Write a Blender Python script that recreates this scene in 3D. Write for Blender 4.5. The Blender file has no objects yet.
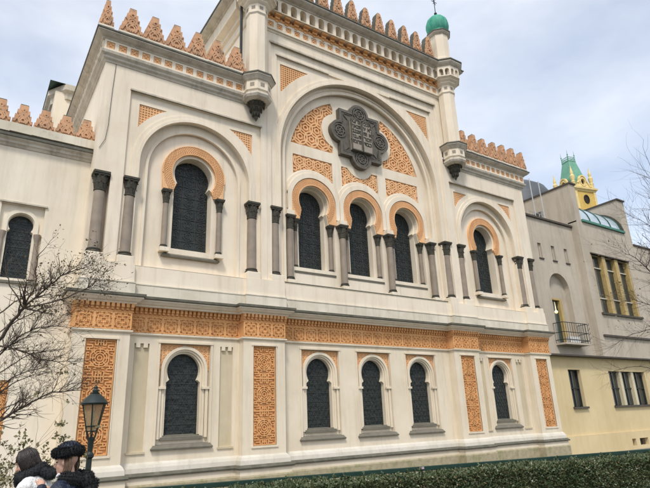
import bpy, bmesh, math, random
from math import radians, sin, cos, pi, hypot, sqrt, atan2, acos
from mathutils import Vector, Matrix, noise
from mathutils.geometry import tessellate_polygon

sc = bpy.context.scene
col = sc.collection
random.seed(7)

# ------------------------------------------------------------------ camera
F_PX = 530.2
cd = bpy.data.cameras.new('camera'); cam = bpy.data.objects.new('camera', cd); col.objects.link(cam)
cd.sensor_fit = 'HORIZONTAL'; cd.sensor_width = 36.0; cd.lens = 36.0 * F_PX / 650.0
cd.clip_start = 0.05; cd.clip_end = 2000
_y, _p, _r = radians(34.121), radians(18.416), radians(-2.296)
_h = Vector((sin(_y), cos(_y), 0)); _rt = Vector((cos(_y), -sin(_y), 0)); _up = Vector((0, 0, 1))
_F = _h * cos(_p) + _up * sin(_p); _U = _up * cos(_p) - _h * sin(_p)
_R2 = _rt * cos(_r) + _U * sin(_r); _U2 = _U * cos(_r) - _rt * sin(_r)
M = Matrix((( _R2.x, _U2.x, -_F.x, -11.775), (_R2.y, _U2.y, -_F.y, -14.345), (_R2.z, _U2.z, -_F.z, 2.0), (0, 0, 0, 1)))
cam.matrix_world = M
sc.camera = cam

# ------------------------------------------------------------------ world: pale broken overcast over a Nishita sky
SUN_EL, SUN_AZ = 54.0, 218.0      # azimuth clockwise from +Y (behind and left of the camera)
w = bpy.data.worlds.new('World'); sc.world = w; w.use_nodes = True
nt = w.node_tree; nt.nodes.clear()
def wn(t, **k):
    n = nt.nodes.new(t)
    for a, b in k.items(): setattr(n, a, b)
    return n
out = wn('ShaderNodeOutputWorld'); bg = wn('ShaderNodeBackground'); bg.inputs['Strength'].default_value = 0.116
sky = wn('ShaderNodeTexSky', sky_type='NISHITA', sun_disc=False)
sky.sun_elevation = radians(SUN_EL); sky.sun_rotation = radians(SUN_AZ)
tc = wn('ShaderNodeTexCoord'); mp = wn('ShaderNodeMapping'); mp.inputs['Scale'].default_value = (1.0, 1.0, 2.2)
nz = wn('ShaderNodeTexNoise'); nz.inputs['Scale'].default_value = 1.25; nz.inputs['Detail'].default_value = 9; nz.inputs['Roughness'].default_value = 0.55; nz.inputs['Distortion'].default_value = 0.35
rp = wn('ShaderNodeValToRGB'); rp.color_ramp.elements[0].position = 0.36; rp.color_ramp.elements[1].position = 0.68
rp.color_ramp.elements[0].color = (0.42, 0.42, 0.42, 1); rp.color_ramp.elements[1].color = (0.97, 0.97, 0.97, 1)
nz2 = wn('ShaderNodeTexNoise'); nz2.inputs['Scale'].default_value = 1.9; nz2.inputs['Detail'].default_value = 8
rp2 = wn('ShaderNodeValToRGB'); rp2.color_ramp.elements[0].position = 0.36; rp2.color_ramp.elements[1].position = 0.62
rp2.color_ramp.elements[0].color = (4.5, 4.85, 5.45, 1); rp2.color_ramp.elements[1].color = (6.8, 6.85, 6.9, 1)
mx = wn('ShaderNodeMix', data_type='RGBA')
L = nt.links.new
L(tc.outputs['Generated'], mp.inputs['Vector']); L(mp.outputs['Vector'], nz.inputs['Vector']); L(nz.outputs['Fac'], rp.inputs['Fac'])
L(mp.outputs['Vector'], nz2.inputs['Vector']); L(nz2.outputs['Fac'], rp2.inputs['Fac'])
L(rp.outputs['Color'], mx.inputs[0]); L(sky.outputs['Color'], mx.inputs[6]); L(rp2.outputs['Color'], mx.inputs[7])
L(mx.outputs[2], bg.inputs['Color']); L(bg.outputs['Background'], out.inputs['Surface'])

sd = bpy.data.lights.new('sun', 'SUN'); sd.energy = 1.5; sd.angle = radians(10); sd.color = (1.0, 0.95, 0.87)
sun = bpy.data.objects.new('sun', sd); col.objects.link(sun)
az, el = radians(SUN_AZ), radians(SUN_EL)
sdir = Vector((sin(az) * cos(el), cos(az) * cos(el), sin(el)))
sun.rotation_euler = sdir.to_track_quat('Z', 'Y').to_euler()

sc.view_settings.view_transform = 'Standard'; sc.view_settings.look = 'None'
sc.view_settings.exposure = 0.78; sc.view_settings.gamma = 1.0; sc.view_settings.use_curve_mapping = False
sc.render.engine = 'CYCLES'

# ------------------------------------------------------------------ materials
MATS = {}
def mat(name, c1, c2=None, rough=0.85, scale=1.5, streak=0.0, streakcol=None, fine=40.0, bump=0.15, bumpd=0.01, spec=0.3, metal=0.0, local=False, trans=0.0, spots=None, spotscale=3.0, spotlo=0.62, spothi=0.72, cracks=0.0):
    if name in MATS: return MATS[name]
    m = bpy.data.materials.new(name); m.use_nodes = True
    t = m.node_tree; b = t.nodes['Principled BSDF']; N = t.nodes.new; K = t.links.new
    b.inputs['Roughness'].default_value = rough; b.inputs['Metallic'].default_value = metal
    b.inputs['Specular IOR Level'].default_value = spec
    c2 = c2 or tuple(x * 0.86 for x in c1)
    if local:
        tcn = N('ShaderNodeTexCoord'); pos = tcn.outputs['Object']
    else:
        g = N('ShaderNodeNewGeometry'); pos = g.outputs['Position']
    n1 = N('ShaderNodeTexNoise'); n1.inputs['Scale'].default_value = scale; n1.inputs['Detail'].default_value = 8; n1.inputs['Roughness'].default_value = 0.62
    K(pos, n1.inputs['Vector'])
    r1 = N('ShaderNodeMapRange'); r1.inputs[1].default_value = 0.32; r1.inputs[2].default_value = 0.68; K(n1.outputs['Fac'], r1.inputs[0])
    m1 = N('ShaderNodeMix'); m1.data_type = 'RGBA'; K(r1.outputs[0], m1.inputs[0])
    m1.inputs[6].default_value = (*c1, 1); m1.inputs[7].default_value = (*c2, 1)
    cur = m1.outputs[2]
    n2 = N('ShaderNodeTexNoise'); n2.inputs['Scale'].default_value = fine; n2.inputs['Detail'].default_value = 5; K(pos, n2.inputs['Vector'])
    if streak > 0:
        mpn = N('ShaderNodeMapping'); mpn.inputs['Scale'].default_value = (3.2, 3.2, 0.28); K(pos, mpn.inputs['Vector'])
        n3 = N('ShaderNodeTexNoise'); n3.inputs['Scale'].default_value = 1.3; n3.inputs['Detail'].default_value = 9; n3.inputs['Roughness'].default_value = 0.68; K(mpn.outputs[0], n3.inputs['Vector'])
        r3 = N('ShaderNodeMapRange'); r3.inputs[1].default_value = 0.5; r3.inputs[2].default_value = 0.74; r3.inputs[4].default_value = streak; K(n3.outputs['Fac'], r3.inputs[0])
        m3 = N('ShaderNodeMix'); m3.data_type = 'RGBA'; K(r3.outputs[0], m3.inputs[0]); K(cur, m3.inputs[6]); m3.inputs[7].default_value = (*(streakcol or (0.25, 0.22, 0.17)), 1)
        cur = m3.outputs[2]
    if spots:
        n4 = N('ShaderNodeTexNoise'); n4.inputs['Scale'].default_value = spotscale; n4.inputs['Detail'].default_value = 10; n4.inputs['Roughness'].default_value = 0.7; K(pos, n4.inputs['Vector'])
        r4 = N('ShaderNodeMapRange'); r4.inputs[1].default_value = spotlo; r4.inputs[2].default_value = spothi; r4.inputs[4].default_value = 0.85; K(n4.outputs['Fac'], r4.inputs[0])
        m4 = N('ShaderNodeMix'); m4.data_type = 'RGBA'; K(r4.outputs[0], m4.inputs[0]); K(cur, m4.inputs[6]); m4.inputs[7].default_value = (*spots, 1)
        cur = m4.outputs[2]
    if cracks > 0:
        wv = N('ShaderNodeTexNoise'); wv.inputs['Scale'].default_value = 2.2; wv.inputs['Detail'].default_value = 6; K(pos, wv.inputs['Vector'])
        ad = N('ShaderNodeMix'); ad.data_type = 'RGBA'; ad.blend_type = 'LINEAR_LIGHT'; ad.inputs[0].default_value = 0.35; K(pos, ad.inputs[6]); K(wv.outputs['Color'], ad.inputs[7])
        vo_ = N('ShaderNodeTexVoronoi'); vo_.feature = 'DISTANCE_TO_EDGE'; vo_.inputs['Scale'].default_value = 0.42; K(ad.outputs[2], vo_.inputs['Vector'])
        rc = N('ShaderNodeMapRange'); rc.inputs[1].default_value = 0.0; rc.inputs[2].default_value = 0.006; rc.inputs[3].default_value = cracks; rc.inputs[4].default_value = 0.0; K(vo_.outputs['Distance'], rc.inputs[0])
        mk_ = N('ShaderNodeMath'); mk_.operation = 'MULTIPLY'; K(rc.outputs[0], mk_.inputs[0]); K(r1.outputs[0], mk_.inputs[1])
        mc = N('ShaderNodeMix'); mc.data_type = 'RGBA'; K(mk_.outputs[0], mc.inputs[0]); K(cur, mc.inputs[6]); mc.inputs[7].default_value = (0.22, 0.18, 0.14, 1); cur = mc.outputs[2]
    K(cur, b.inputs['Base Color'])
    bp = N('ShaderNodeBump'); bp.inputs['Strength'].default_value = bump; bp.inputs['Distance'].default_value = bumpd
    K(n2.outputs['Fac'], bp.inputs['Height']); K(bp.outputs['Normal'], b.inputs['Normal'])
    MATS[name] = m
    return m

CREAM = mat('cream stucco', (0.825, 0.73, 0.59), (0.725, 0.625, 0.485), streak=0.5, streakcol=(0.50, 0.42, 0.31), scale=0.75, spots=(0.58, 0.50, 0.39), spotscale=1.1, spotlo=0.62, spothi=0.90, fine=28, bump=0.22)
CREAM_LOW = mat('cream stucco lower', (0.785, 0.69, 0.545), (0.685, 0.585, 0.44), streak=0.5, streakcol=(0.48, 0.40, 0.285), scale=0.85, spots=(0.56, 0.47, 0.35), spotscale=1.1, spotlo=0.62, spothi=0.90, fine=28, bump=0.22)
WING = mat('cream stucco wing', (0.82, 0.735, 0.60), (0.72, 0.63, 0.49), streak=0.5, streakcol=(0.52, 0.45, 0.35), scale=0.6, spots=(0.46, 0.41, 0.33), spotscale=1.2, spotlo=0.64, spothi=0.80, fine=28, bump=0.22)
WHITE = mat('pale painted plinth', (0.68, 0.635, 0.55), (0.57, 0.525, 0.44), streak=0.55, streakcol=(0.42, 0.38, 0.30), scale=1.4, spots=(0.42, 0.38, 0.29), spotscale=2.5, spotlo=0.58, spothi=0.80)
NICHE = mat('ochre niche stucco', (0.60, 0.52, 0.37), (0.52, 0.44, 0.30), streak=0.4, streakcol=(0.40, 0.33, 0.22))
BAND = mat('weathered cream band', (0.76, 0.69, 0.57), (0.58, 0.52, 0.41), streak=0.55, streakcol=(0.36, 0.34, 0.26), scale=1.1, spots=(0.38, 0.38, 0.26), spotscale=2.2, spotlo=0.60, spothi=0.76)
ORANGE = mat('orange terracotta', (0.77, 0.42, 0.18), (0.63, 0.315, 0.125), rough=0.9, scale=1.6, fine=50, bump=0.5, streak=0.55, streakcol=(0.46, 0.22, 0.09), spots=(0.80, 0.55, 0.30), spotscale=3.0, spotlo=0.56, spothi=0.76)
ORANGE_P = mat('pale orange terracotta', (0.84, 0.515, 0.275), (0.73, 0.415, 0.20), rough=0.9, scale=1.8, fine=50, bump=0.5, streak=0.45, streakcol=(0.52, 0.28, 0.14), spots=(0.84, 0.64, 0.41), spotscale=3.0, spotlo=0.58, spothi=0.78)
MERL = mat('weathered merlon terracotta', (0.68, 0.40, 0.235), (0.47, 0.27, 0.155), rough=0.95, scale=3.5, fine=60, bump=0.4, spots=(0.21, 0.165, 0.125), spotscale=4.5, spotlo=0.53, spothi=0.68)
LEDGE = mat('grey green lead flashing', (0.14, 0.132, 0.10), (0.09, 0.086, 0.065), rough=0.75, scale=3, streak=0.4, streakcol=(0.26, 0.245, 0.19), spots=(0.07, 0.07, 0.05))
MOULD = mat('grey cornice moulding', (0.62, 0.56, 0.465), (0.46, 0.41, 0.33), rough=0.85, scale=2.2, streak=0.7, streakcol=(0.20, 0.18, 0.14))
ROOFEDGE = mat('dark roof edge', (0.17, 0.165, 0.135), (0.11, 0.105, 0.085), rough=0.8, scale=4, spots=(0.30, 0.28, 0.22), spotscale=5)
CAPM = mat('dark stone capital', (0.085, 0.077, 0.058), (0.05, 0.046, 0.035), rough=0.8, scale=9, fine=60, bump=0.5, bumpd=0.02, spots=(0.16, 0.145, 0.11), spotscale=14)
SHAFT = mat('taupe stone shaft', (0.32, 0.262, 0.205), (0.24, 0.195, 0.152), rough=0.6, scale=3, streak=0.4, streakcol=(0.25, 0.19, 0.15))
SILL = mat('grey stone sill', (0.195, 0.178, 0.138), (0.14, 0.128, 0.10), rough=0.8, scale=4)
GRANITE = mat('mossy granite plinth', (0.44, 0.375, 0.25), (0.31, 0.27, 0.175), rough=0.9, scale=6, spots=(0.25, 0.24, 0.12), spotscale=4, spotlo=0.50, spothi=0.62, fine=120, bump=0.4)
EMB = mat('dark bronze emblem', (0.155, 0.138, 0.112), (0.095, 0.085, 0.069), rough=0.6, scale=7, spots=(0.20, 0.18, 0.145), spotscale=6, metal=0.15)
TABLET = mat('grey brown tablet', (0.36, 0.31, 0.25), (0.27, 0.235, 0.19), rough=0.7, scale=6)
GLASS = mat('dark leaded glass', (0.013, 0.019, 0.018), (0.034, 0.040, 0.037), rough=0.16, scale=7, fine=7, bump=0.9, bumpd=0.06, spec=0.28, spots=(0.022, 0.04, 0.036), spotscale=5)
LEAD = mat('lead came', (0.052, 0.06, 0.057), rough=0.6, scale=8, spec=0.3)
COPPER = mat('verdigris copper dome', (0.07, 0.37, 0.25), (0.035, 0.24, 0.165), rough=0.6, scale=4, streak=0.8, streakcol=(0.20, 0.50, 0.38), spots=(0.03, 0.15, 0.11), spotscale=6, spotlo=0.6, spothi=0.75)
IRON = mat('dark iron', (0.03, 0.035, 0.035), rough=0.55, scale=10)
GREY_R = mat('grey render', (0.53, 0.465, 0.375), (0.42, 0.36, 0.285), scale=0.55, streak=0.6, streakcol=(0.29, 0.25, 0.195), fine=24, bump=0.3, spots=(0.33, 0.285, 0.225), spotscale=1.0, spotlo=0.58, spothi=0.8)
YELLOW_R = mat('ochre yellow render', (0.68, 0.55, 0.325), (0.585, 0.46, 0.255), scale=0.6, streak=0.45, streakcol=(0.52, 0.38, 0.18), fine=30)
COPING = mat('dark coping', (0.10, 0.085, 0.07), (0.07, 0.06, 0.05), scale=3)
MULL = mat('ochre window mullion', (0.52, 0.385, 0.16), (0.40, 0.285, 0.115), scale=3, rough=0.6)
WINGLASS = mat('window glass', (0.045, 0.05, 0.045), (0.02, 0.024, 0.022), rough=0.12, scale=1.2, spec=0.6, fine=3, bump=0.1)
CURTAIN = mat('pale net curtain', (0.35, 0.34, 0.30), (0.18, 0.18, 0.16), scale=5)

# ------------------------------------------------------------------ mesh builder
class MB:
    def __init__(s): s.v = []; s.f = []
    def add(s, vs, fs):
        b = len(s.v); s.v += [tuple(v) for v in vs]; s.f += [tuple(i + b for i in f) for f in fs]
    def box(s, x0, x1, y0, y1, z0, z1):
        s.add([(x0, y0, z0), (x1, y0, z0), (x1, y1, z0), (x0, y1, z0), (x0, y0, z1), (x1, y0, z1), (x1, y1, z1), (x0, y1, z1)],
              [(0, 3, 2, 1), (4, 5, 6, 7), (0, 1, 5, 4), (1, 2, 6, 5), (2, 3, 7, 6), (3, 0, 4, 7)]); return s
    def plate(s, outer, holes, y0, y1, back=False):
        loops = [outer] + list(holes)
        flat = [p for l in loops for p in l]
        tr = tessellate_polygon([[Vector((p[0], p[1], 0)) for p in l] for l in loops])
        n = len(flat)
        vs = [(p[0], y0, p[1]) for p in flat] + [(p[0], y1, p[1]) for p in flat]
        fs = [tuple(t) for t in tr]
        if back: fs += [tuple(i + n for i in t) for t in tr]
        o = 0
        for l in loops:
            k = len(l)
            for i in range(k):
                a, b2 = o + i, o + (i + 1) % k
                fs.append((a, b2, b2 + n, a + n))
            o += k
        s.add(vs, fs); return s
    def sweep(s, path, prof, caps=True):
        # path in plan (x,y), outward = right hand side of travel; profile (out, z)
        P = [Vector(p) for p in path]; nn = []
        for i in range(len(P)):
            ns = []
            if i > 0: d = (P[i] - P[i - 1]).normalized(); ns.append(Vector((d.y, -d.x)))
            if i < len(P) - 1: d = (P[i + 1] - P[i]).normalized(); ns.append(Vector((d.y, -d.x)))
            if len(ns) == 2: nn.append((ns[0] + ns[1]) / (1 + ns[0].dot(ns[1])))
            else: nn.append(ns[0])
        k = len(prof); vs = []
        for p, n in zip(P, nn):
            for o, z in prof: vs.append((p.x + n.x * o, p.y + n.y * o, z))
        fs = []
        for i in range(len(P) - 1):
            for j in range(k - 1):
                a = i * k + j; fs.append((a, a + k, a + k + 1, a + 1))
        if caps and k > 2:
            fs.append(tuple(range(k))); b = (len(P) - 1) * k; fs.append(tuple(range(b + k - 1, b - 1, -1)))
        s.add(vs, fs); return s
    def lathe(s, cx, cy, prof, n=12, ph=0.0, lobes=0, lobe=0.0):
        vs = []; fs = []; k = len(prof)
        for i in range(n):
            a = 2 * pi * i / n + ph
            m = 1 + (lobe * abs(sin(lobes * a / 2)) if lobes else 0)
            for r, z in prof: vs.append((cx + r * m * cos(a), cy + r * m * sin(a), z))
        for i in range(n):
            for j in range(k - 1):
                a = i * k + j; b = ((i + 1) % n) * k + j; fs.append((a, b, b + 1, a + 1))
        fs.append(tuple(i * k for i in range(n))[::-1]); fs.append(tuple(i * k + k - 1 for i in range(n)))
        s.add(vs, fs); return s
    def tube(s, pts, rad, n=5):
        pts = [Vector(p) for p in pts]; vs = []; fs = []
        if not hasattr(rad, '__len__'): rad = [rad] * len(pts)
        up = Vector((0.13, 0.31, 0.94))
        for i, p in enumerate(pts):
            d = (pts[min(i + 1, len(pts) - 1)] - pts[max(i - 1, 0)])
            if d.length < 1e-9: d = Vector((0, 0, 1))
            d.normalize(); u = d.cross(up)
            if u.length < 1e-3: u = d.cross(Vector((1, 0, 0)))
            u.normalize(); v = d.cross(u)
            for j in range(n):
                a = 2 * pi * j / n; vs.append(p + (u * cos(a) + v * sin(a)) * rad[i])
        for i in range(len(pts) - 1):
            for j in range(n):
                a = i * n + j; b = i * n + (j + 1) % n; fs.append((a, b, b + n, a + n))
        fs.append(tuple(range(n))[::-1]); b = (len(pts) - 1) * n; fs.append(tuple(range(b, b + n)))
        s.add(vs, fs); return s
    def strap(s, pts, wd, y0, y1, inside=None):
        # raised flat strap following a 2d polyline on the facade (x,z); front y0, back y1
        for (a, b) in zip(pts[:-1], pts[1:]):
            if inside and not (inside(*a) and inside(*b)): continue
            dx, dz = b[0] - a[0], b[1] - a[1]; l = hypot(dx, dz)
            if l < 1e-6: continue
            px, pz = -dz / l * wd / 2, dx / l * wd / 2; ex, ez = dx / l * wd * 0.15, dz / l * wd * 0.15
            q = [(a[0] - ex + px, a[1] - ez + pz), (b[0] + ex + px, b[1] + ez + pz), (b[0] + ex - px, b[1] + ez - pz), (a[0] - ex - px, a[1] - ez - pz)]
            jit = random.uniform(-0.0012, 0.0012)
            s.add([(x, y0 + jit, z) for x, z in q] + [(x, y1, z) for x, z in q], [(0, 1, 2, 3), (0, 4, 5, 1), (2, 6, 7, 3), (1, 5, 6, 2), (3, 7, 4, 0)])
        return s
    def mesh(s, name, m, smooth=False, angle=None):
        me = bpy.data.meshes.new(name); me.from_pydata(s.v, [], s.f); me.validate()
        bm = bmesh.new(); bm.from_mesh(me); bmesh.ops.recalc_face_normals(bm, faces=bm.faces); bm.to_mesh(me); bm.free()
        me.materials.append(m)
        if smooth:
            me.polygons.foreach_set('use_smooth', [True] * len(me.polygons))
            if angle: me.set_sharp_from_angle(angle=radians(angle))
        return me
    def build(s, name, m, parent=None, smooth=False, angle=35, loc=None, bev=0):
        o = bpy.data.objects.new(name, s.mesh(name, m, smooth, angle)); col.objects.link(o)
        if parent: o.parent = parent
        if loc: o.location = loc
        if bev:
            b = o.modifiers.new('bevel', 'BEVEL'); b.width = bev; b.segments = 1; b.limit_method = 'ANGLE'; b.angle_limit = radians(40)
        return o
def inst(o, loc, parent, rotz=0, scale=None, mirror=False):
    c = o.copy(); col.objects.link(c); c.parent = parent; c.location = loc; c.rotation_euler = (0, 0, rotz)
    c.scale = scale or (1, 1, 1)
    if o.name.startswith('merlon'):
        c.rotation_euler = (random.gauss(0, 0.008), random.gauss(0, 0.012), random.gauss(0, 0.02)); c.scale = tuple(v * random.uniform(0.96, 1.03) for v in c.scale)
    for ch in list(o.children):
        k = ch.copy(); col.objects.link(k); k.parent = c
        for g in list(ch.children):
            q = g.copy(); col.objects.link(q); q.parent = k
    return c
def empty(name, loc=(0, 0, 0)):
    o = bpy.data.objects.new(name, None); col.objects.link(o); o.location = loc; o.empty_display_size = 0.3; return o
def tag(o, label=None, cat=None, group=None, kind=None):
    if label: o['label'] = label
    if cat: o['category'] = cat
    if group: o['group'] = group
    if kind: o['kind'] = kind
    return o
def inpoly(loop):
    def f(x, z):
        c = False; n = len(loop); j = n - 1
        for i in range(n):
            xi, zi = loop[i]; xj, zj = loop[j]
            if (zi > z) != (zj > z) and x < (xj - xi) * (z - zi) / (zj - zi) + xi: c = not c
            j = i
        return c
    return f
def inset(loop, d):
    # shrink a loop towards its centroid a little (for keeping straps off the rim)
    cx = sum(p[0] for p in loop) / len(loop); cz = sum(p[1] for p in loop) / len(loop)
    return [(x + (cx - x) * d, z + (cz - z) * d) for x, z in loop]
def arc(cx, cz, r, a0, a1, n):
    return [(cx + r * cos(radians(a0 + (a1 - a0) * i / n)), cz + r * sin(radians(a0 + (a1 - a0) * i / n))) for i in range(n + 1)]
def rect(x0, x1, z0, z1): return [(x0, z0), (x1, z0), (x1, z1), (x0, z1)]
def arch(cx, r, zb, zc, n=28): return [(cx - r, zb), (cx + r, zb)] + arc(cx, zc, r, 0, 180, n)
def horseshoe(cx, hw, zb, zc, r, nw, n=26, step=0.07):
    a = math.degrees(acos(nw / r)); zn = zc - r * sin(radians(a))
    return [(cx - hw, zb), (cx + hw, zb), (cx + hw, zn - step)] + arc(cx, zc, r, -a, 180 + a, n) + [(cx - hw, zn - step)]
def line(a, b, st=0.05):
    n = max(2, int(hypot(b[0] - a[0], b[1] - a[1]) / st)); return [(a[0] + (b[0] - a[0]) * i / n, a[1] + (b[1] - a[1]) * i / n) for i in range(n + 1)]

# ------------------------------------------------------------------ ground
def sheet(name, pts, z, m):
    mb = MB(); mb.add([(x, y, z) for x, y in pts], [tuple(range(len(pts)))]); return tag(mb.build(name, m), kind='structure')
ASPH = mat('asphalt', (0.055, 0.055, 0.053), (0.04, 0.04, 0.04), scale=1.2, fine=160, bump=0.4)
PAVE = mat('granite paving', (0.24, 0.23, 0.215), (0.17, 0.165, 0.155), scale=2.0, fine=60)
LAWN = mat('lawn', (0.06, 0.075, 0.03), (0.045, 0.06, 0.022), scale=3, fine=90, bump=0.6)
sheet('ground', [(-400, -400), (400, -400), (400, 400), (-400, 400)], 0.0, ASPH)
MB().box(-40, 60, -3.0, 0.7, 0.0, 0.12).build('pavement', PAVE).__setitem__('kind', 'structure')
MB().box(-40, -9.7, -9.4, -3.15, 0.0, 0.10).build('footpath', PAVE).__setitem__('kind', 'structure')
MB().box(-9.69, 60, -9.4, -3.15, 0.0, 0.10).build('lawn', LAWN).__setitem__('kind', 'structure')

# ================================================================== SYNAGOGUE
S = empty('synagogue')
tag(S, 'cream Moorish style synagogue with orange carved panels, horseshoe windows and green turret dome', 'synagogue')
BX = 6.68                      # centre of the side bays
PX = (-9.0, -4.387, 4.387, 9.0); PHW = 0.69; BAY = 0.325

# --- bodies behind the facade plates
for bx_ in ((-9.612, -5.04, 0.76, 5.6, 0, 13.25), (5.04, 9.612, 0.76, 5.6, 0, 13.25), (-5.035, 5.035, 0.97, 13.0, 0, 17.3), (-5.04, -4.2, -0.015, 0.97, 13.2, 17.28), (4.2, 5.04, -0.015, 0.97, 13.2, 17.28), (-9.61, -5.04, 5.6, 13.0, 0, 11.0), (5.04, 9.61, 5.6, 13.0, 0, 11.0), (-5.03, 5.03, 0.76, 0.97, 0, 6.2)):
    MB().box(*bx_).build('rear_wall', WING, S)
# rear block with its dark roof edge
rb = MB(); rb.box(-10.35, -5.6, 6.6, 12.5, 0, 15.0); rbo = rb.build('rear_block', WING, S)
MB().sweep([(-10.35, 12.5), (-10.35, 7.3), (-9.9, 6.6), (-5.6, 6.6)], [(0, 14.7), (0.08, 14.7), (0.1, 14.95), (0.22, 15.05), (0.22, 15.3), (0, 15.3)]).build('rear_cornice', MOULD, rbo)
rr = MB(); rr.add([(-10.6, 6.4, 15.3), (-5.4, 6.4, 15.3), (-5.4, 12.7, 15.3), (-10.6, 12.7, 15.3), (-9.6, 7.6, 15.9), (-6.4, 7.6, 15.9), (-6.4, 11.5, 15.9), (-9.6, 11.5, 15.9)], [(0, 1, 5, 4), (1, 2, 6, 5), (2, 3, 7, 6), (3, 0, 4, 7), (4, 5, 6, 7)]); rr.build('roof', mat('green copper roof', (0.10, 0.16, 0.14), (0.07, 0.11, 0.10)), rbo)

# --- lower storey ------------------------------------------------------------
def low_path():
    p = [(-9.69, 0.62)]
    for c in PX:
        if c > -8.9: p += [(c - PHW, BAY)]
        p += [(c - PHW, 0.0), (c + PHW, 0.0)]
        if c < 8.9: p += [(c + PHW, BAY)]
    p += [(9.69, 0.62)]; return p
LP = low_path()
LPC = [(x, y if y != BAY else 0.20) for x, y in LP]
PAN_HW, PAN_B, PAN_T = 0.375, 1.40, 4.185
def maze(nx, nz, g, p, rng):
    # symmetric angular strapwork on a grid of 2nx by 2nz cells around (0,0)
    out_ = []
    for i in range(nx + 1):
        for j in range(nz + 1):
            if i < nx and rng.random() < p: out_.append(((i * g, j * g), ((i + 1) * g, j * g)))
            if j < nz and rng.random() < p: out_.append(((i * g, j * g), (i * g, (j + 1) * g)))
    res = []
    for (a_, b_) in out_:
        for sx in (-1, 1):
            for sz in (-1, 1): res.append([(sx * a_[0], sz * a_[1]), (sx * b_[0], sz * b_[1])])
    return res
def fret_panel():
    # three octagonal medallions set in fine angular strapwork, around x=0
    P = []; rng = random.Random(5)
    x0, x1, z0, z1 = -PAN_HW + 0.02, PAN_HW - 0.02, PAN_B + 0.02, PAN_T - 0.02
    for x in (x0, x1): P.append([(x, z0), (x, z1)])
    for z in (z0, z1): P.append([(x0, z), (x1, z)])
    H = z1 - z0; unit = H / 3; g = (x1 / 5.5); nz = int(unit / 2 / g)
    mz = maze(5, nz, g, 0.56, rng)
    for k in range(3):
        c = z0 + unit * (k + 0.5)
        for sg in mz:
            m_ = ((sg[0][0] + sg[1][0]) / 2, (sg[0][1] + sg[1][1]) / 2)
            if hypot(*m_) > 0.235: P.append([(x, c + z) for x, z in sg])
        for r in (0.235, 0.175, 0.115, 0.055):
            P.append([(r * cos(radians(22.5 + 45 * i)), c + r * sin(radians(22.5 + 45 * i))) for i in range(9)])
        for i in range(8):
            a = radians(45 * i); P.append([(0.115 * cos(a), c + 0.115 * sin(a)), (0.235 * cos(a), c + 0.235 * sin(a))])
        if k: P.append([(x0, z0 + unit * k), (x1, z0 + unit * k)])
    return P
fm = MB()
for pl in fret_panel(): fm.strap(pl, 0.026, 0.012, 0.06)
fret_mesh = fm.mesh('fretwork', ORANGE)
for c in PX:
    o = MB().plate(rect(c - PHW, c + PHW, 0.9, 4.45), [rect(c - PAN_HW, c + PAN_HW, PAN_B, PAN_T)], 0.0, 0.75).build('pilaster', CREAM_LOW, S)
    k = MB().box(c - PAN_HW - 0.01, c + PAN_HW + 0.01, 0.075, 0.13, PAN_B - 0.01, PAN_T + 0.01).build('orange_panel', ORANGE, o)
    g = bpy.data.objects.new('fretwork', fret_mesh); col.objects.link(g); g.parent = o; g.location = (c, 0.018, 0)
    fr = MB()
    for a, b2, z0, z1 in ((-PAN_HW - 0.05, PAN_HW + 0.05, PAN_B - 0.055, PAN_B), (-PAN_HW - 0.05, PAN_HW + 0.05, PAN_T, PAN_T + 0.045)):
        fr.box(c + a, c + b2, -0.03, 0.02, z0, z1)
    for a in (-PAN_HW - 0.028, PAN_HW): fr.box(c + a, c + a + 0.028, -0.018, 0.02, PAN_B, PAN_T)
    fr.build('panel_frame', CREAM_LOW, o)

# ground-floor windows
GZC, GR, GNW, GHW, GZB = 3.47, 0.47, 0.40, 0.48, 1.79
def fret_in(mb, loop, pattern, wd, y0, y1, s=0.2, ph=(0, 0)):
    ins = inpoly(inset(loop, 0.03)); xs = [p[0] for p in loop]; zs = [p[1] for p in loop]
    x0, x1, z0, z1 = min(xs), max(xs), min(zs), max(zs)
    if pattern == 'circles':
        i0, i1 = int(x0 / s) - 2, int(x1 / s) + 2; j0, j1 = int(z0 / s) - 2, int(z1 / s) + 2
        for i in range(i0, i1 + 1):
            for j in range(j0, j1 + 1):
                cx, cz = i * s + ph[0] + (s / 2 if j % 2 else 0), j * s * 0.86 + ph[1] + z0 % 0.07
                cz = z0 + (j - j0) * s * 0.86 - s
                mb.strap(arc(cx, cz, s * 0.62, 0, 360, 18), wd, y0, y1, ins)
                mb.strap(arc(cx, cz, s * 0.2, 0, 360, 8), wd * 0.9, y0, y1, ins)
    elif pattern == 'net':
        n = int((x1 - x0) / s) + 1
        for i in range(n + 1): mb.strap(line((x0 + i * s, z0), (x0 + i * s, z1), s * 0.5), wd, y0, y1, ins)
        n = int((z1 - z0) / s) + 1
        for i in range(n + 1): mb.strap(line((x0, z0 + i * s), (x1, z0 + i * s), s * 0.5), wd, y0 + 0.002, y1, ins)
    elif pattern == 'scroll':
        n = int((x1 - x0 + z1 - z0) / s) + 2
        for i in range(-n, n + 1):
            pts = []
            for k in range(90):
                t = k / 89 * (x1 - x0 + z1 - z0); pts.append((x0 + i * s + t + 0.22 * s * sin(t * 2 * pi / s), z0 + t * 1.05 + 0.22 * s * cos(t * 2 * pi / s)))
            mb.strap(pts, wd, y0, y1, ins)
            pts = [(2 * ((x0 + x1) / 2) - p[0], p[1] + 0.3 * s) for p in pts]; mb.strap(pts, wd, y0 + 0.0025, y1, ins)
        j = 0
        z = z0
        while z < z1:
            x = x0 + (s / 2 if j % 2 else 0)
            while x < x1:
                mb.strap(arc(x, z, s * 0.23, 0, 360, 9), wd * 0.9, y0 - 0.002, y1, ins); x += s
            z += s * 0.5; j += 1
    return mb
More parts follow.
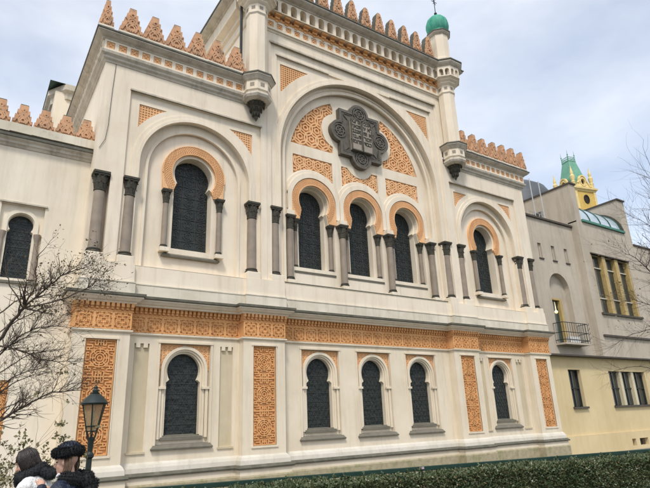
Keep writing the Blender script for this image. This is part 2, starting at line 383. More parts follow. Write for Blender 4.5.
def star_lead(mb, loop, y0, y1, s=0.155, wd=0.009):
    ins = inpoly(loop); xs = [p[0] for p in loop]; zs = [p[1] for p in loop]
    x0, x1, z0, z1 = min(xs), max(xs), min(zs), max(zs); cx = (x0 + x1) / 2; D_ = 4
    for ang in (0, 60, 120):
        d = (cos(radians(ang)), sin(radians(ang))); n = (-d[1], d[0])
        for k in range(-30, 31):
            off = (k + 0.5) * s * 0.866 * (1 if ang else 2)
            p = (cx + n[0] * off, 2.6 + n[1] * off)
            a = (p[0] - d[0] * D_, p[1] - d[1] * D_); b2 = (p[0] + d[0] * D_, p[1] + d[1] * D_)
            mb.strap(line(a, b2, 0.05), wd, y0, y1, ins)
    for k in range(1, 8):
        z = z0 + k * (z1 - z0) / 8; mb.strap(line((x0, z), (x1, z), 0.03), wd * 1.6, y0 - 0.004, y1, ins)
def ground_window(cx):
    wl = horseshoe(cx, GHW, GZB, GZC, GR, GNW)
    o = MB().plate(horseshoe(cx, GHW + 0.02, GZB - 0.03, GZC, GR + 0.02, GNW + 0.02), [], 0.60, 0.62).build('ground_window', GLASS, S)
    ld = MB(); star_lead(ld, wl, 0.588, 0.605); ld.build('lead_came', LEAD, o)
    # surround plate inside the square frame
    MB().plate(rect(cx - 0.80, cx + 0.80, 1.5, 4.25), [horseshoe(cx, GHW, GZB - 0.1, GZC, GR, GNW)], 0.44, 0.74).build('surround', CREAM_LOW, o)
    for sx in (-1, 1):
        sp = [(cx + sx * 0.72, 4.17), (cx + sx * 0.05, 4.17)] + [(cx + sx * 0.665 * sin(radians(a)), GZC + 0.665 * cos(radians(a))) for a in (6, 20, 35, 50, 65, 80, 90)] + [(cx + sx * 0.72, GZC)]
        m = MB().plate(sp, [], 0.425, 0.45); m = fret_in(m, sp, 'scroll', 0.022, 0.405, 0.43, s=0.13); m.build('spandrel', ORANGE_P, o)
    # moulded rings and jambs
    rg = MB()
    for (ro, ri, y) in ((0.655, 0.575, 0.345), (0.575, 0.52, 0.385)):
        outer = [(cx - ro, 2.98), (cx - ro, GZC)] + arc(cx, GZC, ro, 180, 0, 26) + [(cx + ro, 2.98), (cx + ri, 2.98), (cx + ri, GZC)] + arc(cx, GZC, ri, 0, 180, 26) + [(cx - ri, 2.98)]
        rg.plate(outer, [], y, 0.45)
    for sx in (-1, 1):
        for a, b2, y in ((0.62, 0.70, 0.365), (0.535, 0.60, 0.40)):
            x0, x1 = sorted((cx + sx * a, cx + sx * b2)); rg.box(x0, x1, y, 0.45, 1.70, 2.98 + (0.03 if a < 0.6 else 0))
        x0, x1 = sorted((cx + sx * 0.51, cx + sx * 0.72)); rg.box(x0, x1, 0.33, 0.45, 2.97, 3.04)
    rg.build('moulded_arch', CREAM_LOW, o)
    fr = MB(); fr.box(cx - 0.79, cx + 0.79, 0.285, 0.34, 4.19, 4.25); fr.box(cx - 0.79, cx - 0.725, 0.302, 0.445, 1.55, 4.195); fr.box(cx + 0.725, cx + 0.79, 0.302, 0.445, 1.55, 4.195); fr.build('square_frame', CREAM_LOW, o)
    s1 = MB(); s1.sweep([(cx - 0.52, 0.6), (cx - 0.52, 0.44), (cx + 0.52, 0.44), (cx + 0.52, 0.6)], [(-0.2, 1.66), (0.06, 1.66), (0.06, 1.74), (-0.15, 1.80)]); s1.box(cx - 0.50, cx + 0.50, 0.44, 0.62, 1.66, 1.785); s1.build('inner_sill', SILL, o)
    MB().sweep([(cx - 0.78, 0.5), (cx - 0.78, 0.30), (cx + 0.78, 0.30), (cx + 0.78, 0.5)], [(-0.2, 1.40), (0.05, 1.43), (0.06, 1.47), (-0.02, 1.56), (-0.2, 1.58)]).build('sill', SILL, o, bev=0.006)
    return o
GX = (-BX, -2.2, 0.0, 2.2, BX)
NX = (-BX - 1.22, -BX + 1.22, BX - 1.22, BX + 1.22)
nich = lambda c: [(c - 0.2, 1.42), (c + 0.2, 1.42), (c + 0.2, 4.16), (c + 0.155, 4.16), (c + 0.155, 4.05), (c + 0.045, 4.05), (c + 0.045, 4.16), (c - 0.045, 4.16), (c - 0.045, 4.05), (c - 0.155, 4.05), (c - 0.155, 4.16), (c - 0.2, 4.16)]
for x0, x1 in ((-8.31, -5.077), (-3.697, 3.697), (5.077, 8.31)):
    hs = [rect(c - 0.74, c + 0.74, 1.5, 4.19) for c in GX if x0 < c < x1] + [nich(c) for c in NX if x0 < c < x1]
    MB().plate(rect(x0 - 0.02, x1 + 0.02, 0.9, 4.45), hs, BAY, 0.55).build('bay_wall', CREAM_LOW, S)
for c in NX:
    o = MB().box(c - 0.25, c + 0.25, BAY + 0.06, 0.6, 1.38, 4.2).build('blind_niche', NICHE, S)
    MB().box(c - 0.235, c + 0.235, BAY - 0.035, BAY + 0.02, 1.37, 1.42).build('niche_sill', NICHE, o)
for c in GX: ground_window(c)

# plinth courses
MB().sweep(LP, [(-0.3, 0.0), (0.16, 0.0), (0.16, 0.62), (0.13, 0.66), (-0.3, 0.66)]).build('granite_plinth', GRANITE, S)
MB().sweep(LP, [(-0.3, 0.66), (0.12, 0.66), (0.12, 0.82), (-0.3, 0.82)]).build('plinth_band', CREAM_LOW, S)
MB().sweep(LP, [(-0.3, 0.82), (0.17, 0.82), (0.185, 0.86), (0.11, 0.93), (-0.3, 0.93)]).build('plinth_ledge', LEDGE, S)
MB().sweep(LP, [(-0.3, 0.93), (0.10, 0.93), (0.09, 1.04), (0.05, 1.12), (0.0, 1.17), (-0.3, 1.17)]).build('white_plinth', WHITE, S)
# frieze
MB().sweep(LP, [(-0.2, 4.36), (0.03, 4.36), (0.055, 4.39), (0.055, 4.43), (-0.2, 4.43)]).build('frieze_moulding', CREAM_LOW, S)
frz = MB().sweep(LP, [(-0.2, 4.43), (0.0, 4.43), (0.0, 5.14), (-0.2, 5.14)]).build('frieze', ORANGE, S)
MB().sweep(LP, [(-0.2, 4.885), (0.028, 4.885), (0.045, 4.915), (0.02, 4.935), (-0.2, 4.935)]).build('frieze_fillet', ORANGE, frz)
tm = MB()
def fs_(pts, wd=0.024): tm.strap(pts, wd, -0.032, 0.01)
for r in (0.212, 0.135): fs_([(-r, -r), (r, -r), (r, r), (-r, r), (-r, -r)])
fs_([(0.06, -0.06), (0.06, 0.06), (-0.06, 0.06), (-0.06, -0.06), (0.06, -0.06)])
g_ = 0.0385
for sg in maze(5, 5, g_, 0.5, random.Random(2)):
    m_ = max(abs((sg[0][0] + sg[1][0]) / 2), abs((sg[0][1] + sg[1][1]) / 2))
    if 0.14 < m_ < 0.205: fs_(sg, 0.02)
for sx, sz in ((1, 0), (-1, 0), (0, 1), (0, -1)): fs_([(sx * 0.06, sz * 0.06), (sx * 0.135, sz * 0.135)]); fs_([(sx * 0.10 + sz * 0.06, sz * 0.10 + sx * 0.06), (sx * 0.10 - sz * 0.06, sz * 0.10 - sx * 0.06)], 0.018)
for sx in (-1, 1): fs_([(sx * 0.232, -0.21), (sx * 0.232, 0.21)], 0.018)
tile_mesh = tm.mesh('frieze_tile', ORANGE)
def tiles(x0, x1, y):
    n = max(1, round((x1 - x0) / 0.465)); st = (x1 - x0) / n
    for i in range(n):
        o = bpy.data.objects.new('frieze_tile', tile_mesh); col.objects.link(o); o.parent = frz
        o.location = (x0 + (i + 0.5) * st, y, 4.665); o.scale = (st / 0.465, 1, 1.0)
def dentils(x0, x1, y):
    dent = MB()
    n = round((x1 - x0) / 0.125); st = (x1 - x0) / n
    for i in range(n):
        x = x0 + (i + 0.5) * st
        dent.box(x - 0.038, x + 0.038, y - 0.10, y + 0.02, 5.02, 5.125); dent.box(x - 0.03, x + 0.03, y - 0.06, y + 0.02, 4.955, 5.02)
    o = dent.build('dentil_course', ORANGE, frz); o['kind'] = 'stuff'
for c in PX: tiles(c - PHW, c + PHW, 0.0); dentils(c - PHW - 0.06, c + PHW + 0.06, 0.0)
for x0, x1 in ((-8.31, -5.077), (-3.697, 3.697), (5.077, 8.31)): tiles(x0, x1, BAY); dentils(x0, x1, BAY)
MB().sweep(LPC, [(-0.2, 5.12), (0.08, 5.12), (0.10, 5.16), (0.15, 5.18), (0.20, 5.23), (0.235, 5.25), (0.235, 5.285), (-0.2, 5.285)]).build('storey_cornice', CREAM, S)
MB().sweep(LPC, [(-0.2, 5.285), (0.265, 5.285), (0.28, 5.30), (0.28, 5.365), (-0.2, 5.46)]).build('cornice_flashing', LEDGE, S)

# --- upper storey base -------------------------------------------------------
def up_path(yp, yb, h=PHW, e=9.69):
    p = [(-e, 0.72)]
    for c in PX:
        if c > -8.9: p += [(c - h, yb)]
        p += [(c - h, yp), (c + h, yp)]
        if c < 8.9: p += [(c + h, yb)]
    p += [(e, 0.72)]; return p
UP = up_path(-0.16, -0.045)
MB().sweep(UP, [(-0.3, 5.32), (0, 5.32), (0.0, 5.66), (0.015, 5.67), (0.015, 5.70), (-0.3, 5.74)]).build('upper_plinth_band', BAND, S)
MB().sweep(up_path(-0.145, -0.035, 0.66, 9.66), [(-0.3, 5.69), (0, 5.69), (-0.006, 5.80), (-0.012, 6.21), (-0.6, 6.23)]).build('upper_plinth', CREAM, S)

# --- columns -------------------------------------------------------------------
def leafy_capital(r, h, wtop):
    m = MB()
    m.lathe(0, 0, [(r, 0), (r * 1.12, 0.02), (r * 1.12, 0.05), (r, 0.065), (r * 1.03, h * 0.3), (r * 1.25, h * 0.62), (wtop * 0.86, h * 0.8), (wtop * 0.8, h * 0.82)], 16)
    for row, (z0, z1, k) in enumerate(((h * 0.12, h * 0.48, 8), (h * 0.4, h * 0.78, 8))):
        for i in range(k):
            a = 2 * pi * (i + 0.5 * row) / k; wd = r * 0.3; ra, rb = r * (1.04 + 0.12 * row), r * (1.30 + 0.16 * row)
            ca, sa = cos(a), sin(a); t = (-sa, ca)
            def q(rad, o, z): return (ca * rad + t[0] * o, sa * rad + t[1] * o, z)
            m.add([q(ra, -wd, z0), q(ra, wd, z0), q(rb * 0.93, wd * 0.95, z1 - 0.03), q(rb * 0.93, -wd * 0.95, z1 - 0.03), q(rb * 1.06, 0, z1), q(rb * 1.1, 0, z1 - 0.05), q(ra * 0.9, -wd, z1), q(ra * 0.9, wd, z1)],
                  [(0, 1, 2, 3), (3, 2, 5, 4), (0, 3, 6), (1, 7, 2), (3, 4, 6), (2, 7, 4), (4, 7, 6)])
    m.box(-wtop, wtop, -wtop, wtop, h * 0.80, h * 0.89); m.box(-wtop * 1.1, wtop * 1.1, -wtop * 1.1, wtop * 1.1, h * 0.89, h)
    return m
def make_column(r, z0, z1, zc, ped=0.0, wtop=None, base_h=0.14):
    # origin at z0 (base foot); shaft z0..z1, capital z1..zc
    wtop = wtop or r * 1.25
    h1, h2 = z1 - z0, zc - z1
    o = MB().lathe(0, 0, [(r * 1.02, base_h * 0.9), (r, base_h + 0.05), (r * 0.985, h1 * 0.6), (r * 0.93, h1 + 0.03)], 18).build('column', SHAFT, S, smooth=True)
    bm_ = MB(); bm_.lathe(0, 0, [(r * 1.34, 0), (r * 1.38, base_h * 0.2), (r * 1.34, base_h * 0.42), (r * 1.14, base_h * 0.5), (r * 1.12, base_h * 0.62), (r * 1.22, base_h * 0.72), (r * 1.2, base_h * 0.9), (r * 1.02, base_h)], 18); bm_.build('base', CAPM, o, smooth=True)
    cp = leafy_capital(r * 0.95, h2, wtop).build('capital', CAPM, o); cp.location = (0, 0, h1)
    if ped: MB().box(-r * 1.5, r * 1.5, -r * 1.5, r * 1.5, -ped, 0).build('pedestal', CREAM, o, bev=0.012)
    return o
big = make_column(0.150, 6.42, 8.2, 8.76, ped=0.22, wtop=0.195)
BIGX = [-9.40, -BX - 1.93, -BX + 1.89, -3.97, 3.97, BX - 1.89, BX + 1.93, 9.40]
big.location = (BIGX[0], 0.10, 6.42)
for x in BIGX[1:]: inst(big, (x, 0.10, 6.42), S)
front = make_column(0.12, 6.40, 8.18, 8.68, ped=0.16, wtop=0.165, base_h=0.12)
front.location = (-3.3, 0.27, 6.40)
for x in (-1.1, 1.1, 3.3): inst(front, (x, 0.27, 6.40), S)
jamb = make_column(0.078, 6.95, 8.25, 8.68, wtop=0.115, base_h=0.09)
jx = [(c + s * 0.735, 0.53) for c in (-2.2, 0, 2.2) for s in (-1, 1)]
jamb.location = (*jx[0], 6.95)
for x, y in jx[1:]: inst(jamb, (x, y, 6.95), S)
small = make_column(0.085, 6.90, 8.28, 8.72, wtop=0.125, base_h=0.09)
sx_ = [(c + s * 0.84, 0.25) for c in (-BX, BX) for s in (-1, 1)]
small.location = (*sx_[0], 6.90)
for x, y in sx_[1:]: inst(small, (x, y, 6.90), S)

# --- side bays -------------------------------------------------------------------
UZC, UR, UNW, UHW, UZB = 9.38, 0.59, 0.49, 0.60, 6.97
def up_lead(mb, loop, cx, y0, y1, zb, hw):
    ins = inpoly(loop)
    for x in (-hw * 0.36, hw * 0.36): mb.strap(line((cx + x, zb), (cx + x, zb + 3.2), 0.05), 0.015, y0, y1, ins)
    z = zb
    k = 0
    while z < zb + 3.2:
        mb.strap(line((cx - hw, z), (cx + hw, z), 0.04), 0.014, y0 - 0.003, y1, ins)
        for x in (-hw * 0.68, 0, hw * 0.68):
            mb.strap([(cx + x + 0.15 * cos(radians(45 * i + 22.5)), z + 0.18 + 0.14 * sin(radians(45 * i + 22.5))) for i in range(9)], 0.011, y0, y1, ins)
            mb.strap(arc(cx + x, z + 0.18, 0.07, 0, 360, 10), 0.009, y0, y1, ins)
            for a in (0, 90, 180, 270):
                mb.strap([(cx + x + 0.07 * cos(radians(a + 45)), z + 0.18 + 0.07 * sin(radians(a + 45))), (cx + x + 0.14 * cos(radians(a + 45)), z + 0.18 + 0.14 * sin(radians(a + 45)))], 0.012, y0, y1, ins)
        z += 0.36; k += 1
def shoe_band(cx, zc, ro, ri, nw, zb, wout):
    a = math.degrees(acos(nw / ri))
    return [(cx - wout, zb), (cx - ro, zc)] + arc(cx, zc, ro, 180, 0, 30)[1:-1] + [(cx + ro, zc), (cx + wout, zb), (cx + nw + 0.08, zb)] + arc(cx, zc, ri, -a, 180 + a, 30) + [(cx - nw - 0.08, zb)]
def side_bay(sg):
    cx = sg * BX
    FX0, FX1, FT = cx - 2.16, cx + 2.16, 11.58
    # outer wall strip with the notch for the corner column
    xin, xout = sg * 4.30, sg * 9.62
    outer = [(xin, 6.2), (sg * 9.17, 6.2), (sg * 9.17, 8.77), (xout, 8.77), (xout, 12.4), (xin, 12.4)]
    MB().plate(outer, [rect(FX0, FX1, 6.205, FT)], -0.03, 0.32).build('upper_wall', CREAM, S)
    # frame fillet
    fr = MB()
    fr.box(FX0 - 0.02, FX1 + 0.02, -0.075, 0.0, FT, FT + 0.05)
    fr.build('frame_fillet', MOULD, S)
    # spandrel field
    sps = []
    for s2 in (-1, 1):
        pts = [(cx + s2 * 1.86, 11.25)]
        a0 = math.degrees(acos((11.25 - 9.34) / 2.17)); a1 = math.degrees(math.asin(1.86 / 2.17))
        pts += [(cx + s2 * 2.17 * sin(radians(a0 + (a1 - a0) * i / 8)), 9.34 + 2.17 * cos(radians(a0 + (a1 - a0) * i / 8))) for i in range(9)]
        sps.append(pts)
    MB().plate(rect(FX0 - 0.05, FX1 + 0.05, 6.21, FT + 0.05), [arch(cx, 1.76, 6.22, 9.34)] + sps, 0.055, 0.26).build('arch_field', CREAM, S)
    for sp in sps:
        m = MB().plate([(p[0], p[1]) for p in sp], [], 0.10, 0.12); fret_in(m, sp, 'net', 0.028, 0.078, 0.105, s=0.085); m.build('spandrel', ORANGE_P, S)
    # raised rim moulding of the big arch
    rim = MB()
    for ro, ri, y in ((1.96, 1.80, 0.02), (1.83, 1.74, -0.01)):
        rim.plate([(cx - ro, 8.77), (cx - ro, 9.34)] + arc(cx, 9.34, ro, 180, 0, 40)[1:] + [(cx + ro, 8.77), (cx + ri, 8.77)] + arc(cx, 9.34, ri, 0, 180, 40) + [(cx - ri, 8.77)], [], y, 0.10)
    rim.build('arch_moulding', CREAM, S, smooth=True)
    MB().plate(rect(cx - 2.0, cx + 2.0, 6.215, 11.4), [arch(cx, 1.46, 6.225, 9.34)], 0.235, 0.36).build('arch_step', CREAM, S)
    rm = MB(); ro, ri = 1.52, 1.44
    rm.plate([(cx - ro, 6.22), (cx - ro, 9.34)] + arc(cx, 9.34, ro, 180, 0, 40)[1:] + [(cx + ro, 6.22), (cx + ri, 6.22)] + arc(cx, 9.34, ri, 0, 180, 40) + [(cx - ri, 6.22)], [], 0.20, 0.26); rm.build('arch_bead', CREAM, S, smooth=True)
    x0, x1 = sorted((sg * 4.3, sg * 9.62))
    MB().plate(rect(x0, x1, 6.19, 12.4), [horseshoe(cx, UHW, UZB - 0.02, UZC, UR + 0.02, UNW + 0.02)], 0.33, 0.78).build('window_wall', CREAM, S)
    # the window
    o = MB().plate(horseshoe(cx, UHW + 0.03, UZB - 0.03, UZC, UR + 0.05, UNW + 0.05), [], 0.68, 0.70).build('upper_window', GLASS, S)
    ld = MB(); up_lead(ld, horseshoe(cx, UHW, UZB, UZC, UR, UNW), cx, 0.664, 0.685, UZB, UHW); ld.build('lead_came', LEAD, o)
    bl = shoe_band(cx, UZC, 1.0, 0.70, 0.56, 8.74, 0.96)
    m = MB().plate(bl, [], 0.26, 0.36); ins = inpoly(bl)
    for k in range(-8, 37 + 8):
        a = 180 - k * 5.0
        for rr_ in (0.775, 0.855, 0.93):
            p = (cx + rr_ * cos(radians(a)), UZC + rr_ * sin(radians(a))); m.strap(arc(p[0], p[1], 0.032, 0, 360, 6), 0.016, 0.243, 0.265, ins)
    m.strap(arc(cx, UZC, 0.985, -5, 185, 40), 0.025, 0.235, 0.265, None); m.strap(arc(cx, UZC, 0.715, -28, 208, 40), 0.025, 0.235, 0.265, None)
    m.build('horseshoe_archivolt', ORANGE_P, o)
    # reveal lining
    MB().sweep([(cx - 0.82, 0.45), (cx - 0.82, 0.26), (cx + 0.82, 0.26), (cx + 0.82, 0.45)], [(-0.2, 6.64), (0.05, 6.66), (0.06, 6.71), (-0.02, 6.77), (-0.2, 6.80)]).build('sill', SILL, o)
    ss = MB(); ss.sweep([(cx - UHW, 0.7), (cx - UHW, 0.40), (cx + UHW, 0.40), (cx + UHW, 0.7)], [(-0.2, 6.80), (0.02, 6.80), (0.0, 6.90), (-0.28, 6.97)]); ss.build('inner_sill', CREAM, o)
    for s2 in (-1, 1): MB().box(cx + s2 * 0.84 - 0.13, cx + s2 * 0.84 + 0.13, 0.11, 0.36, 6.78, 6.90).build('column_pedestal', CREAM, o)
for sg in (-1, 1): side_bay(sg)

# side block cornices, with rows of little orange squares
sq_m = MB(); sq_m.box(-0.105, 0.105, 0.0, 0.02, -0.105, 0.105)
for r in (0.075,): sq_m.strap([(-r, -r), (r, -r), (r, r), (-r, r), (-r, -r)], 0.02, -0.018, 0.01)
sq_m.strap([(-0.06, -0.06), (0.06, 0.06)], 0.02, -0.02, 0.01); sq_m.strap([(-0.06, 0.06), (0.06, -0.06)], 0.02, -0.022, 0.01)
sq_mesh = sq_m.mesh('square_tile', ORANGE_P)
def square_band(name, path_x0, path_x1, y, z0, z1, n, size, parent, rotz=0, org=None):
    # plate with square holes and a tile set back in each
    st = (path_x1 - path_x0) / n; zc = (z0 + z1) / 2
    hs = [rect(path_x0 + (i + 0.5) * st - size / 2, path_x0 + (i + 0.5) * st + size / 2, zc - size / 2, zc + size / 2) for i in range(n)]
    o = MB().plate(rect(path_x0, path_x1, z0, z1), hs, y, y + 0.1).build(name, CREAM, parent)
    for i in range(n):
        t = bpy.data.objects.new('square_tile', sq_mesh); col.objects.link(t); t.parent = o; t.location = (path_x0 + (i + 0.5) * st, y + 0.035, zc); t.scale = (size / 0.2, 1, size / 0.2)
    if org: o.location = org; o.rotation_euler = (0, 0, rotz)
    return o
for sg in (-1, 1):
    xo, xi = sg * 9.62, sg * 5.1
    pth = [(-9.62, 5.65), (-9.62, -0.03), (-5.1, -0.03)] if sg < 0 else [(5.1, -0.03), (9.62, -0.03), (9.62, 5.65)]
    MB().sweep(pth, [(-0.2, 12.30), (0.02, 12.30), (0.035, 12.36), (0.09, 12.40), (0.10, 12.46), (0.17, 12.52), (0.19, 12.60), (-0.2, 12.62)]).build('lower_moulding', MOULD, S)
    MB().sweep(pth, [(-0.2, 12.62), (0.04, 12.62), (0.04, 13.0), (-0.2, 13.0)]).build('cornice_core', CREAM, S)
    x0, x1 = (-9.72, -5.25) if sg < 0 else (5.25, 9.72)
    square_band('cornice_band', x0, x1, -0.175, 12.62, 12.985, 13, 0.23, S)
    # same band along the outer flank
    fl = square_band('cornice_band', 0, 5.2, 0, 12.62, 12.985, 15, 0.23, S, rotz=-pi / 2 if sg < 0 else pi / 2, org=(-9.765, 5.1, 0) if sg < 0 else (9.765, -0.1, 0))
    MB().sweep(pth, [(-0.2, 12.98), (0.16, 12.98), (0.19, 13.02), (0.25, 13.05), (0.31, 13.10), (0.345, 13.125), (0.345, 13.165), (-0.2, 13.165)]).build('upper_moulding', MOULD, S)
    MB().sweep(pth, [(-0.3, 13.165), (0.365, 13.165), (0.375, 13.175), (0.375, 13.21), (0.05, 13.36), (-0.3, 13.38)]).build('roof_edge', ROOFEDGE, S)

# --- merlons ------------------------------------------------------------------
def stepped(w, h, n, wt):
    L_ = []; R_ = []
    for i in range(n):
        a = w / 2 + (wt / 2 - w / 2) * i / (n - 1); z0, z1 = h * i / n, h * (i + 1) / n
        R_ += [(a, z0), (a, z1)]
    return [(-x, z) for x, z in R_][::-1][::-1], R_
def merlon(w, h, n, wt, th, base=0.0, cap=True, rounded=False, scroll=True):
    _, R_ = stepped(w, h, n, wt)
    if rounded:
        R_ = [(w / 2, 0), (w / 2, h * 0.24), (w * 0.43, h * 0.245), (w * 0.43, h * 0.44), (w * 0.355, h * 0.445), (w * 0.355, h * 0.63), (w * 0.28, h * 0.635), (w * 0.28, h * 0.80)] + [(w * 0.23 * cos(radians(a)), h * 0.81 + h * 0.16 * sin(radians(a))) for a in (0, 30, 60, 85)]
    loop = R_ + [(-x, z) for x, z in R_[::-1]]
    o = MB().plate(loop, [], -th / 2, th / 2, back=True)
    ins = inpoly([(x * 0.9, 0.03 + z * 0.93) for x, z in loop])
    for sgn in (-1, 1):
        y0, y1 = (-th / 2 - 0.03, -th / 2 + 0.005) if sgn < 0 else (th / 2 + 0.03, th / 2 - 0.005)
        for k, (rr0, zz) in enumerate(((0.16, 0.2), (0.085, 0.2), (0.12, 0.47), (0.055, 0.47), (0.06, 0.72))):
            o.strap(arc(0, h * zz, rr0 * h / 0.9, 0, 360, 14), 0.042, y0 * (1 + 0.004 * k), y1, ins)
        for sx in (-1, 1):
            o.strap(line((sx * w * 0.42, 0.05), (sx * w * 0.10, h * 0.62), 0.06), 0.045, y0 * 1.006, y1, ins); o.strap(line((sx * 0.02, 0.05), (sx * w * 0.40, h * 0.34), 0.06), 0.04, y0 * 0.99, y1, ins)
            o.strap(line((sx * 0.0, h * 0.34), (sx * w * 0.28, h * 0.58), 0.06), 0.04, y0 * 0.985, y1, ins)
    ob = o.build('merlon', MERL, S)
    if base: MB().box(-w / 2 - 0.02, w / 2 + 0.02, -th / 2 - 0.02, th / 2 + 0.02, -base, 0).build('merlon_base', BAND, ob)
    if cap:
        zc = h if not rounded else h * 0.96
        MB().box(-wt / 2 + 0.01, wt / 2 - 0.01, -th / 2 + 0.01, th / 2 - 0.01, zc - 0.012, zc + 0.03).build('merlon_cap', ROOFEDGE, ob)
    if rounded:
        rim = MB(); pts = [(x, z) for x, z in loop]
        for a, b2 in zip(pts[1:-1], pts[2:]):
            rim.strap([a, b2], 0.022, -th / 2 + 0.012, th / 2 - 0.012)
        rim.build('merlon_rim', ROOFEDGE, ob)
    return ob
m1 = merlon(0.68, 0.90, 5, 0.22, 0.26, base=0.06)
first = True
for sg in (-1, 1):
    for k in range(7):
        x = sg * (5.57 + 0.693 * k); y = -0.16; loc = (x, y, 13.36)
        if k == 6:
            inst(m1, (sg * 9.74, -0.16, 13.36), S, scale=(0.60, 1.0, 1.02))
            continue
        if first: m1.location = loc; first = False
        else: inst(m1, loc, S)
m2 = merlon(0.50, 0.60, 4, 0.22, 0.2, base=0.26)
for k in range(9):
    loc = (-9.86 - 0.53 * k, 0.52, 9.86)
    if k == 0: m2.location = loc
    else: inst(m2, loc, S)
# left wing merlons belong to the wing, re-parented below
WING_MERLONS = [m2] + [o for o in S.children if o.name.startswith('merlon') and o is not m2 and abs(o.location.z - 9.86) < 0.01]

# --- central bay -----------------------------------------------------------------
AZ, AR = 10.95, 3.78
MB().plate(rect(-4.295, 4.295, 6.2, 15.9), [rect(-4.13, 4.13, 6.205, 15.27)], -0.03, 0.32).build('central_wall', CREAM, S)
fr = MB(); fr.box(-4.18, 4.18, -0.085, 0.0, 15.27, 15.34); fr.build('frame_fillet', MOULD, S)
MB().plate(rect(-4.2, 4.2, 6.21, 15.32), [rect(-3.85, 3.85, 6.215, 14.86)], 0.03, 0.30).build('central_frame', CREAM, S)
MB().box(-3.9, -1.55, -0.005, 0.05, 14.86, 14.91).build('frame_fillet', MOULD, S); MB().box(1.55, 3.9, -0.005, 0.05, 14.86, 14.91).build('frame_fillet', MOULD, S)
sps = []
for s2 in (-1, 1):
    zt, xo, Rr = 14.58, 3.68, 4.39
    a0 = math.degrees(acos((zt - AZ) / Rr)); a1 = math.degrees(math.asin(xo / Rr))
    sps.append([(s2 * xo, zt)] + [(s2 * Rr * sin(radians(a0 + (a1 - a0) * i / 10)), AZ + Rr * cos(radians(a0 + (a1 - a0) * i / 10))) for i in range(11)])
MB().plate(rect(-3.95, 3.95, 6.22, 14.95), [arch(0, AR, 6.23, AZ, 48)] + sps, 0.085, 0.30).build('arch_field', CREAM, S)
for sp in sps:
    m = MB().plate(sp, [], 0.13, 0.15); fret_in(m, sp, 'net', 0.03, 0.105, 0.135, s=0.09); m.build('spandrel', ORANGE_P, S)
def ringplate(mb, cx, cz, ro, ri, zb, y0, y1, n=56):
    mb.plate([(cx - ro, zb), (cx - ro, cz)] + arc(cx, cz, ro, 180, 0, n)[1:] + [(cx + ro, zb), (cx + ri, zb)] + arc(cx, cz, ri, 0, 180, n) + [(cx - ri, zb)], [], y0, y1)
rim = MB(); ringplate(rim, 0, AZ, 3.98, 3.82, 8.77, 0.018, 0.12); ringplate(rim, 0, AZ, 3.84, 3.76, 8.77, -0.012, 0.12); rim.build('arch_moulding', CREAM, S, smooth=True)
MB().plate(arch(0, 3.9, 6.225, AZ, 56), [arch(0, 3.5, 6.235, AZ, 56)], 0.27, 0.44).build('arch_step', CREAM, S)
rm = MB(); ringplate(rm, 0, AZ, 3.56, 3.46, 6.25, 0.225, 0.29); ringplate(rm, 0, AZ, 3.70, 3.64, 6.25, 0.235, 0.29); rm.build('arch_bead', CREAM, S, smooth=True)
# tympanum
TY = 0.42
CW = (-2.2, 0.0, 2.2); CZ, CR, CNW = 9.42, 0.62, 0.52
def central_hole(c):
    a = math.degrees(acos(CNW / CR))
    return [(c - 0.86, 6.95), (c + 0.86, 6.95), (c + 0.86, 8.68), (c + 0.60, 8.68)] + arc(c, CZ, CR, -a, 180 + a, 26) + [(c - 0.60, 8.68), (c - 0.86, 8.68)]
RO = 3.17
def seg(s2):
    # large tympanum segment: outer arc, straight base, concave edge around the emblem
    zb = 11.66; base_o = sqrt(RO ** 2 - (zb - AZ) ** 2)
    a1 = math.degrees(math.asin((13.86 - AZ) / RO)); a0 = math.degrees(math.asin((zb - AZ) / RO))
    pts = [(s2 * 1.22, zb), (s2 * base_o, zb)] + [(s2 * RO * cos(radians(a0 + (a1 - a0) * i / 12)), AZ + RO * sin(radians(a0 + (a1 - a0) * i / 12))) for i in range(1, 13)]
    pts += [(s2 * x, z) for x, z in ((1.16, 13.62), (1.17, 13.42), (1.36, 13.33), (1.55, 13.16), (1.67, 12.92), (1.71, 12.65), (1.67, 12.40), (1.55, 12.16), (1.38, 12.02), (1.22, 11.95))]
    return pts
RR = 1.30
def low_seg(c, x0, x1):
    # spandrel panel between two archivolts (z up to 11.2)
    n = 9; bot = []
    for i in range(n + 1):
        x = x0 + (x1 - x0) * i / n; d = RR ** 2 - (x - c) ** 2
        bot.append((x, max(10.30, CZ + sqrt(d) if d > 0 else 10.30)))
    top = [(x1, 11.22), (x0, 11.22)]
    return bot + top
mid = low_seg(0, -0.88, 0.88)[:10] + [(0.88, 11.22), (0.60, 11.22), (0.42, 11.02), (0.22, 10.92), (0, 10.885), (-0.22, 10.92), (-0.42, 11.02), (-0.60, 11.22), (-0.88, 11.22)]
panels = [seg(-1), seg(1), low_seg(-2.2, -3.02, -1.30), low_seg(2.2, 1.30, 3.02), mid]
MB().plate(arch(0, 3.72, 6.24, AZ, 56), [central_hole(c) for c in CW] + panels, TY, 0.62).build('tympanum', CREAM, S)
for i, pnl in enumerate(panels):
    m = MB().plate(pnl, [], TY + 0.075, TY + 0.10)
    fret_in(m, pnl, 'circles', 0.06, TY + 0.015, TY + 0.08, s=0.50 if i < 2 else 0.40, ph=(0.07, 0))
    m.build('arabesque_panel', ORANGE_P, S)
MB().plate(rect(-3.5, 3.5, 6.5, 10.5), [horseshoe(c, 0.54, 6.96, CZ, 0.57, 0.47) for c in CW], 0.62, 0.95).build('window_wall', CREAM, S)
